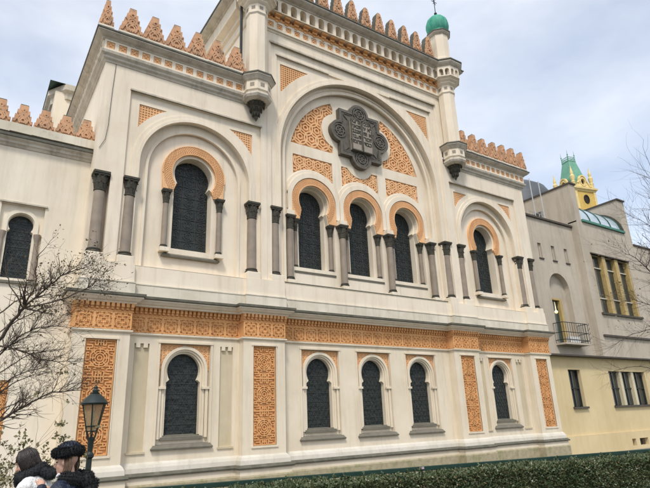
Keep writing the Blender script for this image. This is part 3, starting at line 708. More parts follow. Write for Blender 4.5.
for c in CW:
    o = MB().plate(horseshoe(c, 0.57, 6.94, CZ, 0.60, 0.50), [], 0.87, 0.89).build('central_window', GLASS, S)
    ld = MB(); up_lead(ld, horseshoe(c, 0.54, 6.96, CZ, 0.57, 0.47), c, 0.852, 0.872, 6.96, 0.54); ld.build('lead_came', LEAD, o)
    bl = shoe_band(c, CZ, 0.92, 0.65, 0.54, 8.70, 0.93)
    m = MB().plate(bl, [], TY - 0.05, TY + 0.02); ins = inpoly(bl)
    for k in range(-8, 45):
        a = 180 - k * 5.4
        for rr_ in (0.72, 0.79, 0.86):
            p = (c + rr_ * cos(radians(a)), CZ + rr_ * sin(radians(a))); m.strap(arc(p[0], p[1], 0.028, 0, 360, 6), 0.014, TY - 0.065, TY - 0.04, ins)
    m.strap(arc(c, CZ, 0.665, -30, 210, 36), 0.03, TY - 0.075, TY); m.build('horseshoe_archivolt', ORANGE_P, o)
    rg = MB()
    for ro, ri, y in ((1.24, 1.10, TY - 0.045), (1.12, 0.94, TY - 0.085)):
        lim = 1.088; pts = []
        a = math.degrees(acos(min(1, lim / ro)))
        pts = [(c - lim, 8.9)] + arc(c, CZ, ro, 180 - a, a, 30) + [(c + lim, 8.9)]
        pts += [(c + max(ri * 0.985, 0.93), 8.9)] + arc(c, CZ, ri, 0, 180, 30) + [(c - max(ri * 0.985, 0.93), 8.9)]
        rg.plate(pts, [], y, TY + 0.03)
    rg.build('outer_archivolt', CREAM, o, smooth=True)
    si = MB(); si.sweep([(c - 0.80, 0.9), (c - 0.80, 0.44), (c + 0.80, 0.44), (c + 0.80, 0.9)], [(-0.3, 6.74), (0.04, 6.75), (0.05, 6.81), (-0.03, 6.86), (-0.3, 6.94)]); si.build('sill', SILL, o)
# corner imposts + string course
for x in (-3.3, -1.1, 1.1, 3.3):
    w2 = 0.155; MB().box(x - w2, x + w2, 0.15, TY + 0.02, 8.68, 8.86).build('impost', CREAM, S)
MB().box(-3.68, 3.68, 0.0, 0.5, 6.19, 6.265).build('string_course', LEDGE, S)

# emblem
E0 = empty('emblem'); E0.parent = S
def quatre(r, lobe_r, lobe_d):
    # square with a round lobe in the middle of each side
    pts = []; a = math.degrees(math.asin(min(1, (lobe_d - r) / lobe_r))) if lobe_d > r else 0
    half = sqrt(lobe_r ** 2 - (r - lobe_d) ** 2)
    for q in range(4):
        t = radians(90 * q); rot = lambda x, y: (x * cos(t) - y * sin(t), x * sin(t) + y * cos(t))
        pts.append(rot(r, -r)); 
        a0 = math.degrees(atan2(-half, r - lobe_d)); a1 = -a0
        if lobe_d < r: pass
        pts += [rot(lobe_d + lobe_r * cos(radians(a0 + (a1 - a0) * i / 14)), lobe_r * sin(radians(a0 + (a1 - a0) * i / 14))) for i in range(15)]
    return pts
EZ = 12.65
ep = MB(); base = [(x, EZ + z) for x, z in quatre(1.0, 0.47, 0.95)]
ep.plate(base, [], 0.25, TY + 0.02)
inn = [(x, EZ + z) for x, z in quatre(0.88, 0.36, 0.95)]
ep.plate(base, [inn], 0.205, 0.26)
for dx, dz in ((0, 1), (0, -1), (1, 0), (-1, 0)):
    c2 = (dx * 1.0, EZ + dz * 1.0)
    for r in (0.28, 0.17): ep.strap(arc(c2[0], c2[1], r, 0, 360, 20), 0.045, 0.21, 0.26)
    for i in range(6): ep.strap([(c2[0] + 0.02 * cos(i * pi / 3), c2[1] + 0.02 * sin(i * pi / 3)), (c2[0] + 0.25 * cos(i * pi / 3), c2[1] + 0.25 * sin(i * pi / 3))], 0.04, 0.22, 0.26)
for sx in (-1, 1):
    for sz in (-1, 1):
        for k in range(3): ep.strap([(sx * (0.45 + 0.1 * k), EZ + sz * 0.84), (sx * 0.84, EZ + sz * 0.84), (sx * 0.84, EZ + sz * (0.45 + 0.1 * k))][:3], 0.035, 0.225 - 0.004 * k, 0.26)
        ep.strap([(sx * 0.6, EZ + sz * 0.6), (sx * 0.8, EZ + sz * 0.8)], 0.04, 0.218, 0.26)
ep.build('emblem_plate', EMB, E0)
words = (['\u05d0\u05e0\u05db\u05d9', '\u05dc\u05d0 \u05d9\u05d4', '\u05dc\u05d0 \u05ea\u05e9', '\u05d6\u05db\u05d5\u05e8', '\u05db\u05d1\u05d3'], ['\u05ea\u05e8\u05e6\u05d7', '\u05ea\u05e0\u05d0\u05e3', '\u05ea\u05d2\u05e0\u05d1', '\u05ea\u05e2\u05e0\u05d4', '\u05ea\u05d7\u05de\u05d3'])
for k, sx in enumerate((1, -1)):
    x0, x1 = sx * 0.035, sx * 0.50; xc = (x0 + x1) / 2; hw = 0.232; zb, zs = EZ - 0.72, EZ + 0.45
    t = MB(); lp = [(xc - hw, zb), (xc + hw, zb)] + arc(xc, zs, hw, 0, 180, 16)
    t.plate(lp, [], 0.11, 0.26)
    ob = t.build('stone_tablet', TABLET, E0)
    rim_ = MB(); q = [(xc - hw, zb), (xc - hw, zs)] + arc(xc, zs, hw, 180, 0, 16)[1:] + [(xc + hw, zb), (xc - hw, zb)]
    rim_.strap(q, 0.04, 0.09, 0.13); rim_.build('tablet_rim', EMB, ob)
    cu = bpy.data.curves.new('text', 'FONT'); cu.body = '\n'.join(s_[::-1] for s_ in words[k]); cu.size = 0.235; cu.align_x = 'CENTER'; cu.extrude = 0.012; cu.space_line = 0.95; cu.offset = 0.006
    to = bpy.data.objects.new('text', cu); col.objects.link(to)
    bpy.context.view_layer.update()
    me = bpy.data.meshes.new_from_object(to.evaluated_get(bpy.context.evaluated_depsgraph_get())); bpy.data.objects.remove(to)
    me.materials.clear(); me.materials.append(CAPM)
    lo = bpy.data.objects.new('lettering', me); col.objects.link(lo); lo.parent = ob; lo.location = (xc, 0.105, zs + 0.02); lo.rotation_euler = (pi / 2, 0, 0)

# --- top of the central bay ---------------------------------------------------------
CP = [(-5.05, 8.0), (-5.05, -0.03), (5.05, -0.03), (5.05, 8.0)]
MB().sweep(CP, [(-0.3, 15.74), (0.02, 15.74), (0.05, 15.79), (0.05, 15.82), (-0.3, 15.82)]).build('band_moulding', CREAM, S)
square_band('cornice_band', -4.75, 4.75, -0.13, 15.82, 16.24, 25, 0.24, S)
MB().sweep(CP, [(-0.3, 15.8), (0.006, 15.8), (0.006, 16.95), (-0.3, 16.95)]).build('cornice_core', CREAM, S)
# orange corbels and arcade
NA = 23; X0, X1 = -4.75, 4.75; st = (X1 - X0) / NA
cb = MB(); cb.sweep([(-4.9, -0.03), (4.9, -0.03)], [(0, 16.24), (0.10, 16.24), (0.14, 16.28), (0.14, 16.32), (0, 16.32)])
for i in range(NA + 1):
    x = X0 + i * st
    cb.box(x - 0.10, x + 0.10, -0.22, -0.03, 16.30, 16.40); cb.box(x - 0.13, x + 0.13, -0.32, -0.03, 16.40, 16.47); cb.box(x - 0.055, x + 0.055, -0.16, -0.03, 16.2, 16.30)
    cb.box(x - 0.03 + st / 2, x + 0.03 + st / 2, -0.15, -0.03, 16.32, 16.40) if i < NA else None
cb.build('corbel_course', ORANGE, S)
hs = [arch(X0 + (i + 0.5) * st, 0.138, 16.49, 16.86, 10) for i in range(NA)]
MB().plate(rect(-4.9, 4.9, 16.465, 17.04), hs, -0.38, -0.05).build('blind_arcade', CREAM, S)
# flank versions (plain corbelled band)
for sg in (-1, 1):
    mb = MB(); x = sg * 5.05
    mb.sweep([(-5.05, 8.0), (-5.05, 0.3)] if sg < 0 else [(5.05, 0.3), (5.05, 8.0)], [(0, 16.2), (0.1, 16.24), (0.1, 16.4), (0.33, 16.5), (0.33, 17.03), (0, 17.03)])
    mb.build('flank_corbel', CREAM, S)
MB().sweep(CP, [(-0.3, 17.03), (0.37, 17.03), (0.40, 17.05), (0.40, 17.08), (0.50, 17.11), (0.60, 17.17), (0.63, 17.20), (0.63, 17.255), (-0.3, 17.255)]).build('upper_moulding', MOULD, S)
MB().sweep(CP, [(-0.6, 17.255), (0.655, 17.255), (0.67, 17.265), (0.67, 17.31), (0.30, 17.52), (-0.6, 17.55)]).build('roof_edge', ROOFEDGE, S)
MB().sweep(CP, [(-0.5, 17.5), (0.22, 17.5), (0.22, 17.78), (-0.5, 17.8)]).build('parapet', BAND, S)
m3 = merlon(0.54, 1.10, 6, 0.2, 0.28, base=0.0, cap=False, rounded=True)
fst = True
for k in range(6):
    for sg in (-1, 1):
        loc = (sg * (0.365 + 0.73 * k), -0.12, 17.78)
        if fst: m3.location = loc; fst = False
        else: inst(m3, loc, S)

# --- turrets -----------------------------------------------------------------------
OCT = pi / 8; TYY = -0.24
def oct_squares(parent, cx, r, zc, size):
    for i in range(8):
        a = -pi / 2 + i * pi / 4; nx, ny = cos(a), sin(a); d = r * cos(OCT) + 0.001
        t = bpy.data.objects.new('square_tile', sqd_mesh); col.objects.link(t); t.parent = parent; t.location = (cx + nx * d, TYY + ny * d, zc); t.rotation_euler = (0, 0, a + pi / 2); t.scale = (size / 0.2, 1, size / 0.2)
sqd = MB(); sqd.box(-0.1, 0.1, -0.004, 0.02, -0.1, 0.1); sqd_mesh = sqd.mesh('square_tile', mat('painted recess stone', (0.33, 0.29, 0.235), (0.27, 0.235, 0.19)))  # flat tiles, slightly proud; the recess is only put into their dark colour
for sg in (-1, 1):
    cx = sg * 4.80
    o = MB().lathe(cx, TYY, [(0.36, 13.2), (0.375, 13.42), (0.375, 15.86)], 8, OCT).build('turret', CREAM, S)
    MB().lathe(cx, TYY, [(0.40, 12.44), (0.44, 12.54), (0.44, 12.58), (0.49, 12.62), (0.49, 12.97), (0.53, 12.99)], 8, OCT).build('turret_base', CREAM, o)
    MB().lathe(cx, TYY, [(0.53, 12.98), (0.57, 13.04), (0.61, 13.09), (0.64, 13.12), (0.64, 13.165), (0.36, 13.17)], 8, OCT).build('turret_ring', MOULD, o); MB().lathe(cx, TYY, [(0.58, 13.166), (0.665, 13.166), (0.665, 13.215), (0.36, 13.36)], 8, OCT).build('ring_flashing', LEDGE, o)
    MB().lathe(cx, TYY, [(0.36, 12.30), (0.48, 12.36), (0.52, 12.44), (0.50, 12.52), (0.40, 12.58)], 8, OCT).build('turret_moulding', MOULD, o)
    p = MB().lathe(cx, TYY + 0.04, [(0.015, 11.66), (0.04, 11.72), (0.065, 11.76), (0.06, 11.82), (0.11, 11.88), (0.14, 11.94), (0.13, 11.99), (0.19, 12.06), (0.22, 12.13), (0.21, 12.17), (0.29, 12.26), (0.34, 12.31)], 8, OCT)
    for i in range(8):
        a = i * pi / 4
        for r, z in ((0.12, 11.9), (0.20, 12.09), (0.30, 12.26)): p.lathe(cx + r * cos(a), TYY + 0.04 + r * sin(a), [(0.01, z - 0.08), (0.035, z - 0.02), (0.035, z + 0.04), (0.015, z + 0.06)], 6)
    p.build('pendant', CAPM, o)
    oct_squares(o, cx, 0.49, 12.80, 0.15)
    MB().lathe(cx, TYY, [(0.375, 15.80), (0.42, 15.86), (0.42, 15.90), (0.40, 15.92), (0.40, 16.22), (0.45, 16.26), (0.50, 16.31), (0.50, 16.35), (0.60, 16.42), (0.61, 16.46), (0.68, 16.50), (0.70, 16.56)], 8, OCT).build('turret_corbel', CREAM, o)
    oct_squares(o, cx, 0.40, 16.07, 0.14)
    ar = MB(); R8 = 0.72
    for i in range(8):
        a = -pi / 2 + i * pi / 4; hw = R8 * math.tan(OCT) * cos(OCT); d = R8 * cos(OCT)
        sub = MB(); sub.plate(rect(-hw, hw, 16.52, 17.04), [arch(-0.13, 0.09, 16.56, 16.82, 8), arch(0.13, 0.09, 16.56, 16.82, 8)], 0, 0.2)
        rot = Matrix.Translation((cx + cos(a) * d, TYY + sin(a) * d, 0)) @ Matrix.Rotation(a + pi / 2, 4, 'Z')
        ar.add([rot @ Vector(v) for v in sub.v], sub.f)
    ar.lathe(cx, TYY, [(0.50, 16.5), (0.50, 17.03)], 8, OCT)
    ar.build('turret_arcade', CREAM, o)
    MB().lathe(cx, TYY, [(0.70, 17.03), (0.76, 17.06), (0.83, 17.12), (0.88, 17.19), (0.88, 17.25), (0.7, 17.25)], 8, OCT).build('turret_cornice', MOULD, o)
    MB().lathe(cx, TYY, [(0.70, 17.252), (0.90, 17.252), (0.915, 17.26), (0.915, 17.315), (0.45, 17.56)], 8, OCT).build('turret_flashing', LEDGE, o)
    MB().lathe(cx, TYY, [(0.46, 17.5), (0.46, 17.72), (0.43, 17.76), (0.43, 19.05)], 8, OCT).build('turret_drum', CREAM, o)
    MB().lathe(cx, TYY, [(0.43, 19.02), (0.48, 19.05), (0.54, 19.11), (0.56, 19.17), (0.4, 19.18)], 8, OCT).build('drum_ring', MOULD, o); MB().lathe(cx, TYY, [(0.5, 19.172), (0.585, 19.172), (0.585, 19.22), (0.4, 19.26)], 8, OCT).build('drum_flashing', LEDGE, o)
    dm = MB().lathe(cx, TYY, [(0.46, 19.24), (0.42, 19.30), (0.42, 19.35), (0.44, 19.38), (0.49, 19.50), (0.52, 19.68), (0.51, 19.86), (0.46, 20.03), (0.36, 20.17), (0.22, 20.26), (0.09, 20.31), (0.05, 20.35)], 64, 0, lobes=12, lobe=0.05)
    dm.build('dome', COPPER, o, smooth=True, angle=60)
    f = MB(); f.lathe(cx, TYY, [(0.05, 20.30), (0.025, 20.45), (0.07, 20.50), (0.07, 20.56), (0.02, 20.62), (0.018, 21.3), (0.005, 21.6)], 10)
    for k in (0, 60, 120):
        a = radians(k); f.tube([(cx - 0.18 * cos(a), TYY, 21.25 - 0.18 * sin(a)), (cx + 0.18 * cos(a), TYY, 21.25 + 0.18 * sin(a))], 0.014, 5)
    f.build('finial', IRON, o)

# cables and downpipes
MB().tube([(-9.33, -0.055, 12.3), (-9.36, -0.055, 11.4), (-9.38, -0.06, 10.2), (-9.42, -0.055, 9.75), (-9.55, -0.05, 9.45)], 0.007, 5).build('conductor_cable', IRON, S)
MB().tube([(-5.27, 0.05, 17.2), (-5.27, 0.05, 13.5)], 0.05, 8).build('downpipe', IRON, S)
MB().tube([(9.72, 0.25, 8.3), (9.72, 0.25, 5.5)], 0.04, 8).build('downpipe', IRON, S)

# ================================================================== LEFT WING
W = empty('annex_wing', (-12.6, 0.6, 0)); tag(W, 'low cream wing with stepped merlons and one horseshoe window beside the synagogue', 'building')
def wb(mb, name, m, par=W, **k):
    o = mb.build(name, m, par, **k)
    if par is W: o.location = (12.6, -0.6, 0)
    return o
WC = -11.10
wb(MB().plate(rect(-20, -9.6, 0, 9.3), [rect(WC - 0.5, WC + 0.5, 5.6, 7.66), rect(-12.4, -10.86, 1.5, 3.2)], 0.6, 1.2), 'wall', WING)
wb(MB().box(-20, -9.64, 1.2, 5.0, 0, 9.5), 'rear_wall', WING)
wb(MB().box(-20, -9.6, 0.55, 0.75, 0, 0.7), 'plinth', GRANITE)
wb(MB().sweep([(-20, 0.6), (-9.62, 0.6)], [(-0.2, 9.24), (0.03, 9.24), (0.06, 9.30), (0.10, 9.32), (0.11, 9.38), (0.17, 9.42), (0.18, 9.46), (-0.2, 9.47)]), 'cornice', MOULD)
wb(MB().sweep([(-20, 0.6), (-9.62, 0.6)], [(-0.3, 9.46), (0.22, 9.46), (0.23, 9.53), (0.0, 9.60), (-0.3, 9.62)]), 'roof_edge', ROOFEDGE)
for m in WING_MERLONS:
    m.parent = W; m.location = (m.location.x + 12.6, m.location.y - 0.6, m.location.z)
wl = horseshoe(WC, 0.29, 5.7, 7.14, 0.29, 0.24, 18, 0.04)
o = wb(MB().plate(horseshoe(WC, 0.31, 5.68, 7.14, 0.31, 0.26, 18, 0.04), [], 0.88, 0.90), 'wing_window', GLASS)
ld = MB(); star_lead(ld, wl, 0.868, 0.884, 0.11, 0.009); ld.build('lead_came', LEAD, o)
MB().plate(rect(WC - 0.52, WC + 0.52, 5.58, 7.7), [wl], 0.70, 1.1).build('surround', WING, o)
rg = MB(); rg.plate([(WC - 0.40, 6.9)] + arc(WC, 7.14, 0.40, 180, 0, 20) + [(WC + 0.40, 6.9), (WC + 0.31, 6.9)] + arc(WC, 7.14, 0.31, 0, 180, 20) + [(WC - 0.31, 6.9)], [], 0.655, 0.72); rg.build('moulded_arch', WING, o)
for s2 in (-1, 1): MB().lathe(WC + s2 * 0.40, 0.68, [(0.085, 5.68), (0.06, 5.76), (0.055, 6.65), (0.055, 6.70), (0.09, 6.85), (0.09, 6.9)], 10).build('jamb_column', SHAFT, o, smooth=True)
wb(MB().sweep([(WC - 0.5, 0.7), (WC - 0.5, 0.6), (WC + 0.5, 0.6), (WC + 0.5, 0.7)], [(-0.1, 5.52), (0.06, 5.54), (0.06, 5.6), (-0.1, 5.64)]), 'sill', SILL)
fr = MB(); fr.box(WC - 0.55, WC + 0.55, 0.555, 0.62, 7.66, 7.70); wb(fr, 'frame_fillet', MOULD)
o = wb(MB().box(-12.45, -10.82, 0.66, 0.72, 1.45, 3.25), 'lower_panel', ORANGE)
fm2 = MB(); fret_in(fm2, rect(-12.4, -10.86, 1.5, 3.2), 'scroll', 0.03, 0.63, 0.67, s=0.2); fm2.build('fretwork', ORANGE, o)

# ================================================================== GREY AND YELLOW HOUSE
H = empty('town_house', (15, 0.5, 0)); tag(H, 'plain grey house with ochre yellow ground floor and glass barrel vault roof', 'house')
def hb(mb, name, m, par=H, **k):
    o = mb.build(name, m, par, **k)
    if par is H: o.location = (-15, -0.5, 0)
    return o
HY = 0.5; GY = 0.12
slots = [(10.98 + i * 1.10, 11.26 + i * 1.10) for i in range(3)]
niche = arch(12.2, 0.82, 5.05, 7.72, 20)
DARKG = mat('unlit dark glass', (0.02, 0.022, 0.02), rough=0.3, spec=0.2)
# recessed left part
hb(MB().plate(rect(9.3, 14.75, 4.45, 11.30), [rect(a, c, 9.2, 9.98) for a, c in slots] + [niche], HY, HY + 0.45), 'grey_wall', GREY_R)
hb(MB().plate(rect(9.3, 14.75, 4.45, 11.2), [rect(11.68, 12.56, 5.05, 7.29)], HY + 0.28, HY + 0.95), 'niche_wall', GREY_R)
hb(MB().box(9.3, 14.7, HY + 1.0, 9, 0, 11.0), 'rear_wall', GREY_R)
hb(MB().box(9.3, 14.245, HY - 0.10, HY + 0.4, 11.30, 11.40), 'parapet_coping', COPING)
for a, c in slots:
    o = hb(MB().box(a - 0.02, c + 0.02, HY + 0.22, HY + 0.26, 9.18, 10.0), 'slot_window', DARKG)
    MB().box(c - 0.10, c + 0.02, HY + 0.08, HY + 0.2, 9.2, 9.98).build('frame', GREY_R, o); MB().box(a - 0.04, c + 0.04, HY - 0.05, HY + 0.15, 9.14, 9.2).build('sill', COPING, o)
# balcony door with a lit lamp behind it
o = hb(MB().box(11.70, 12.54, HY + 0.40, HY + 0.44, 5.05, 7.27), 'balcony_door', mat('dark door glass', (0.05, 0.075, 0.06), (0.03, 0.045, 0.035), rough=0.15, spec=0.5))
dfr = MB(); dfr.box(11.66, 11.74, HY + 0.25, HY + 0.44, 5.05, 7.22); dfr.box(12.38, 12.58, HY + 0.25, HY + 0.44, 5.05, 7.22); dfr.box(11.66, 12.58, HY + 0.25, HY + 0.44, 7.22, 7.31); dfr.build('door_frame', MULL, o)
em = bpy.data.materials.new('warm lamp'); em.use_nodes = True; eb = em.node_tree.nodes['Principled BSDF']; eb.inputs['Emission Color'].default_value = (1, 0.72, 0.35, 1); eb.inputs['Emission Strength'].default_value = 0.8; eb.inputs['Base Color'].default_value = (0.9, 0.75, 0.5, 1)
MB().lathe(11.90, HY + 0.22, [(0.02, 6.53), (0.06, 6.55), (0.085, 6.60), (0.06, 6.66), (0.02, 6.68), (0.005, 7.1)], 12).build('hanging_lamp', em, o, smooth=True)
# balcony
bo = hb(MB().box(11.10, 13.12, HY - 0.52, HY, 4.93, 5.01), 'balcony', GREY_R)
rl = MB()
for z in (5.15, 5.5, 5.95): rl.tube([(11.12, HY, z), (11.12, HY - 0.5, z), (13.1, HY - 0.5, z), (13.1, HY, z)], 0.018, 6)
for i in range(12): x = 11.12 + i * 0.18; rl.tube([(x, HY - 0.5, 5.0), (x, HY - 0.5, 5.95)], 0.010, 5)
for x in (11.12, 13.1):
    for i in range(4): rl.tube([(x, HY - 0.125 * i, 5.0), (x, HY - 0.125 * i, 5.95)], 0.010, 5)
for i in range(4): rl.tube([(13.1, HY - 0.5, 5.2 + 0.22 * i), (13.2, HY - 0.52, 5.26 + 0.22 * i), (13.22, HY - 0.52, 5.34 + 0.22 * i)], 0.012, 5)
rl.build('balcony_railing', IRON, bo)
MB().box(11.5, 12.3, HY - 0.5, HY - 0.3, 5.02, 5.3).build('planter', mat('pale planter', (0.6, 0.58, 0.55)), bo)
# projecting right part
BWX0, BWX1, BWZ0, BWZ1 = 14.95, 18.75, 6.70, 9.86
hb(MB().plate([(14.25, 4.45), (27, 4.45), (27, 11.0), (19.75, 11.0), (19.75, 11.62), (14.25, 11.62)], [rect(BWX0, BWX1, BWZ0, BWZ1)], GY, GY + 0.5), 'grey_wall', GREY_R)
hb(MB().box(14.3, 26.9, 0.75, 9, 0, 10.9), 'rear_wall', GREY_R)
hb(MB().box(19.76, 27, GY - 0.06, GY + 0.5, 11.0, 11.10), 'parapet_coping', COPING)
hb(MB().box(14.6, 27, GY - 0.10, GY + 0.05, 5.46, 5.56), 'string_course', COPING)
# cross walls and glass barrel vault
arch_w = lambda y0, y1: None
def crosswall(x0, x1, y1, z1):
    m = MB(); m.box(x0, x1, GY + 0.003, y1, 11.55, z1); o = hb(m, 'cross_wall', GREY_R)
    MB().box(x0 - 0.05, x1 + 0.05, GY - 0.07, y1, z1, z1 + 0.09).build('coping', COPING, o); return o
crosswall(14.25, 14.72, 9.0, 13.75)
hb(MB().box(14.262, 14.71, 0.58, 8.99, 10.7, 11.56), 'side_wall', GREY_R)
cw2 = crosswall(19.0, 19.74, 5.0, 13.75)
dk = MB(); pts = [(GY + 1.55 - 1.62 * cos(radians(a)), 11.62 + 1.62 * sin(radians(a))) for a in range(0, 181, 10)]
dk.add([(18.99, y, z) for y, z in pts] + [(18.90, y, z) for y, z in pts], [tuple(range(19)), tuple(range(37, 18, -1))] + [(i, i + 1, i + 20, i + 19) for i in range(18)])
dk.build('vault_end', COPING, cw2)
VG = mat('vault glass with painted sky sheen', (0.42, 0.50, 0.56), (0.36, 0.44, 0.50), rough=0.08, spec=0.9, scale=2)  # pale blue base colour paints the sky's reflection into the panes
vr = 1.42
gp = [(GY + 1.50 - vr * cos(radians(a)), 11.68 + vr * sin(radians(a))) for a in range(0, 181, 12)]
nb = 4
vo = None
for k in range(nb):
    x0 = 14.74 + (18.88 - 14.74) * k / nb; x1 = 14.74 + (18.88 - 14.74) * (k + 1) / nb
    mb = MB(); n_ = len(gp)
    mb.add([(x0, y, z) for y, z in gp] + [(x1, y, z) for y, z in gp] , [(i, i + 1, i + 1 + n_, i + n_) for i in range(n_ - 1)])
    v = hb(mb, 'vault_pane', VG, smooth=True)
    rib = MB(); rib.tube([(x1, y, z) for y, z in gp], 0.045, 6); rib.build('vault_rib', mat('dark green steel', (0.03, 0.09, 0.07)), v)
hb(MB().box(14.73, 19.0, GY - 0.10, GY + 0.30, 11.63, 11.75), 'green_gutter', mat('green copper gutter', (0.11, 0.27, 0.21), (0.07, 0.19, 0.145), scale=3))
# large window with ochre mullions
o = hb(MB().box(BWX0, BWX1, GY + 0.34, GY + 0.36, BWZ0, BWZ1), 'large_window', CURTAIN)
mw = (BWX1 - BWX0); mu = MB()
for k in range(3):
    for j, (za, zb2) in enumerate(((BWZ0 + 0.08, 7.5), (7.56, 9.15), (9.21, BWZ1 - 0.05))):
        xa = BWX0 + 0.12 + k * mw / 3; MB().box(xa, xa + mw / 3 - 0.30, GY + 0.26, GY + 0.28, za, zb2).build('pane', WINGLASS, o)
for k in range(4):
    x = BWX0 + k * mw / 3; wd = 0.16 if k in (1, 2) else 0.07
    x = min(max(x, BWX0 + 0.07), BWX1 - 0.07)
    MB().box(x - wd, x + wd, GY + 0.04, GY + 0.33, BWZ0, BWZ1).build('mullion', MULL, o)
for z in (7.53, 9.18): MB().box(BWX0, BWX1, GY + 0.19, GY + 0.30, z - 0.03, z + 0.03).build('transom', mat('pale frame', (0.55, 0.52, 0.44)), o)
MB().box(BWX0 - 0.08, BWX1 + 0.08, GY - 0.10, GY + 0.2, BWZ0 - 0.10, BWZ0).build('sill', COPING, o)
MB().box(BWX0 - 0.03, BWX1 + 0.03, GY - 0.05, GY + 0.1, BWZ1, BWZ1 + 0.06).build('lintel', COPING, o)
# yellow ground floor
YY = 0.38
yw = [(11.45, 12.42, 2.16, 3.82)]
yw3 = (14.85, 18.3, 2.16, 3.80)
cel = [(15.6, 15.95, 0.28, 0.60), (16.3, 17.1, 0.28, 0.60)]
hb(MB().plate(rect(9.3, 27, 0, 4.40), [rect(a, c, d, e) for a, c, d, e in yw + [yw3] + cel], YY, YY + 0.4), 'yellow_wall', YELLOW_R)
hb(MB().box(9.3, 27, 0.05, YY + 0.3, 4.40, 4.47), 'storey_ledge', COPING)
hb(MB().sweep([(9.75, YY), (27, YY)], [(-0.1, -0.02), (0.10, -0.02), (0.10, 0.90), (0.0, 0.99), (-0.1, 0.99)]).v and MB().plate(rect(9.75, 27, 0.0, 0.94), [rect(a, c, d, e) for a, c, d, e in cel], YY - 0.09, YY), 'yellow_plinth', YELLOW_R)
def pane_window(a, c, d, e, n, name):
    o = hb(MB().box(a, c, YY + 0.30, YY + 0.32, d, e), name, CURTAIN)
    wd = (c - a) / n
    for k in range(n):
        for j in range(2):
            z0 = d + (e - d) * j * 0.5; MB().box(a + k * wd + 0.05, a + (k + 1) * wd - 0.05, YY + 0.22, YY + 0.24, z0 + 0.03, z0 + (e - d) * 0.5 - 0.03).build('pane', WINGLASS, o)
        MB().box(a + (k + 0.5) * wd - 0.022, a + (k + 0.5) * wd + 0.022, YY + 0.18, YY + 0.29, d, e).build('glazing_bar', IRON, o)
    for k in range(n + 1):
        x = a + k * wd
        if n > 1 and 0 < k < n: MB().box(x - 0.11, x + 0.11, YY + 0.05, YY + 0.31, d, e).build('mullion', mat('cream post', (0.66, 0.58, 0.40)), o)
    fr = MB(); fr.box(a, c, YY + 0.17, YY + 0.30, (d + e) / 2 - 0.025, (d + e) / 2 + 0.025); fr.box(a, a + 0.05, YY + 0.16, YY + 0.30, d, e); fr.box(c - 0.05, c, YY + 0.16, YY + 0.30, d, e); fr.box(a + 0.05, c - 0.05, YY + 0.16, YY + 0.30, e - 0.05, e); fr.build('frame', IRON, o)
    MB().box(a - 0.08, c + 0.08, YY - 0.10, YY + 0.2, d - 0.09, d).build('sill', COPING, o)
    gr = MB()
    return o
pane_window(*yw[0], 1, 'barred_window'); pane_window(*yw3, 3, 'triple_window')
for a, c, d, e in cel:
    o = hb(MB().box(a, c, YY + 0.2, YY + 0.22, d, e), 'cellar_window', IRON); g = MB()
    n = int((c - a) / 0.1)
    for i in range(1, n): g.tube([(a + i * (c - a) / n, YY + 0.06, d), (a + i * (c - a) / n, YY + 0.06, e)], 0.012, 5)
    g.build('grille', COPING, o)
# terrace bits: ladder poles, railing, vent
tb = MB()
for x, y in ((12.5, 1.3), (13.3, 1.3)): tb.tube([(x, y, 11.2), (x - 0.02, y, 14.15)], 0.028, 6)
for x in (12.0, 12.5, 13.0, 13.5): tb.tube([(x, 1.4, 11.2), (x, 1.4, 12.2)], 0.02, 5)
for z in (11.7, 12.2): tb.tube([(12.0, 1.4, z), (13.5, 1.4, z)], 0.02, 5)
hb(tb, 'terrace_railing', mat('galvanised steel', (0.55, 0.56, 0.57), rough=0.45, metal=0.3))
o = hb(MB().box(14.15, 14.25, 2.0, 2.7, 12.3, 12.8), 'wall_vent', mat('vent grey', (0.30, 0.31, 0.31)))
for i in range(4): MB().box(14.12, 14.15, 2.03, 2.67, 12.35 + 0.11 * i, 12.41 + 0.11 * i).build('vent_slat', COPING, o)
# dark slate dome of the house behind
DD = empty('slate_dome', (24.4, 9.6, 0)); tag(DD, 'dark slate domed roof peeking up behind the grey house', 'building')
MB().lathe(0, 0, [(3.0, 0), (3.0, 17.0)], 12).build('drum', GREY_R, DD)
MB().lathe(-0.7, 0, [(2.7, 16.5), (2.7, 17.0), (2.5, 18.0), (1.95, 19.0), (1.1, 19.6), (0.1, 19.85)], 24).build('dome', mat('dark slate', (0.06, 0.07, 0.08), (0.09, 0.10, 0.11), rough=0.5), DD, smooth=True)

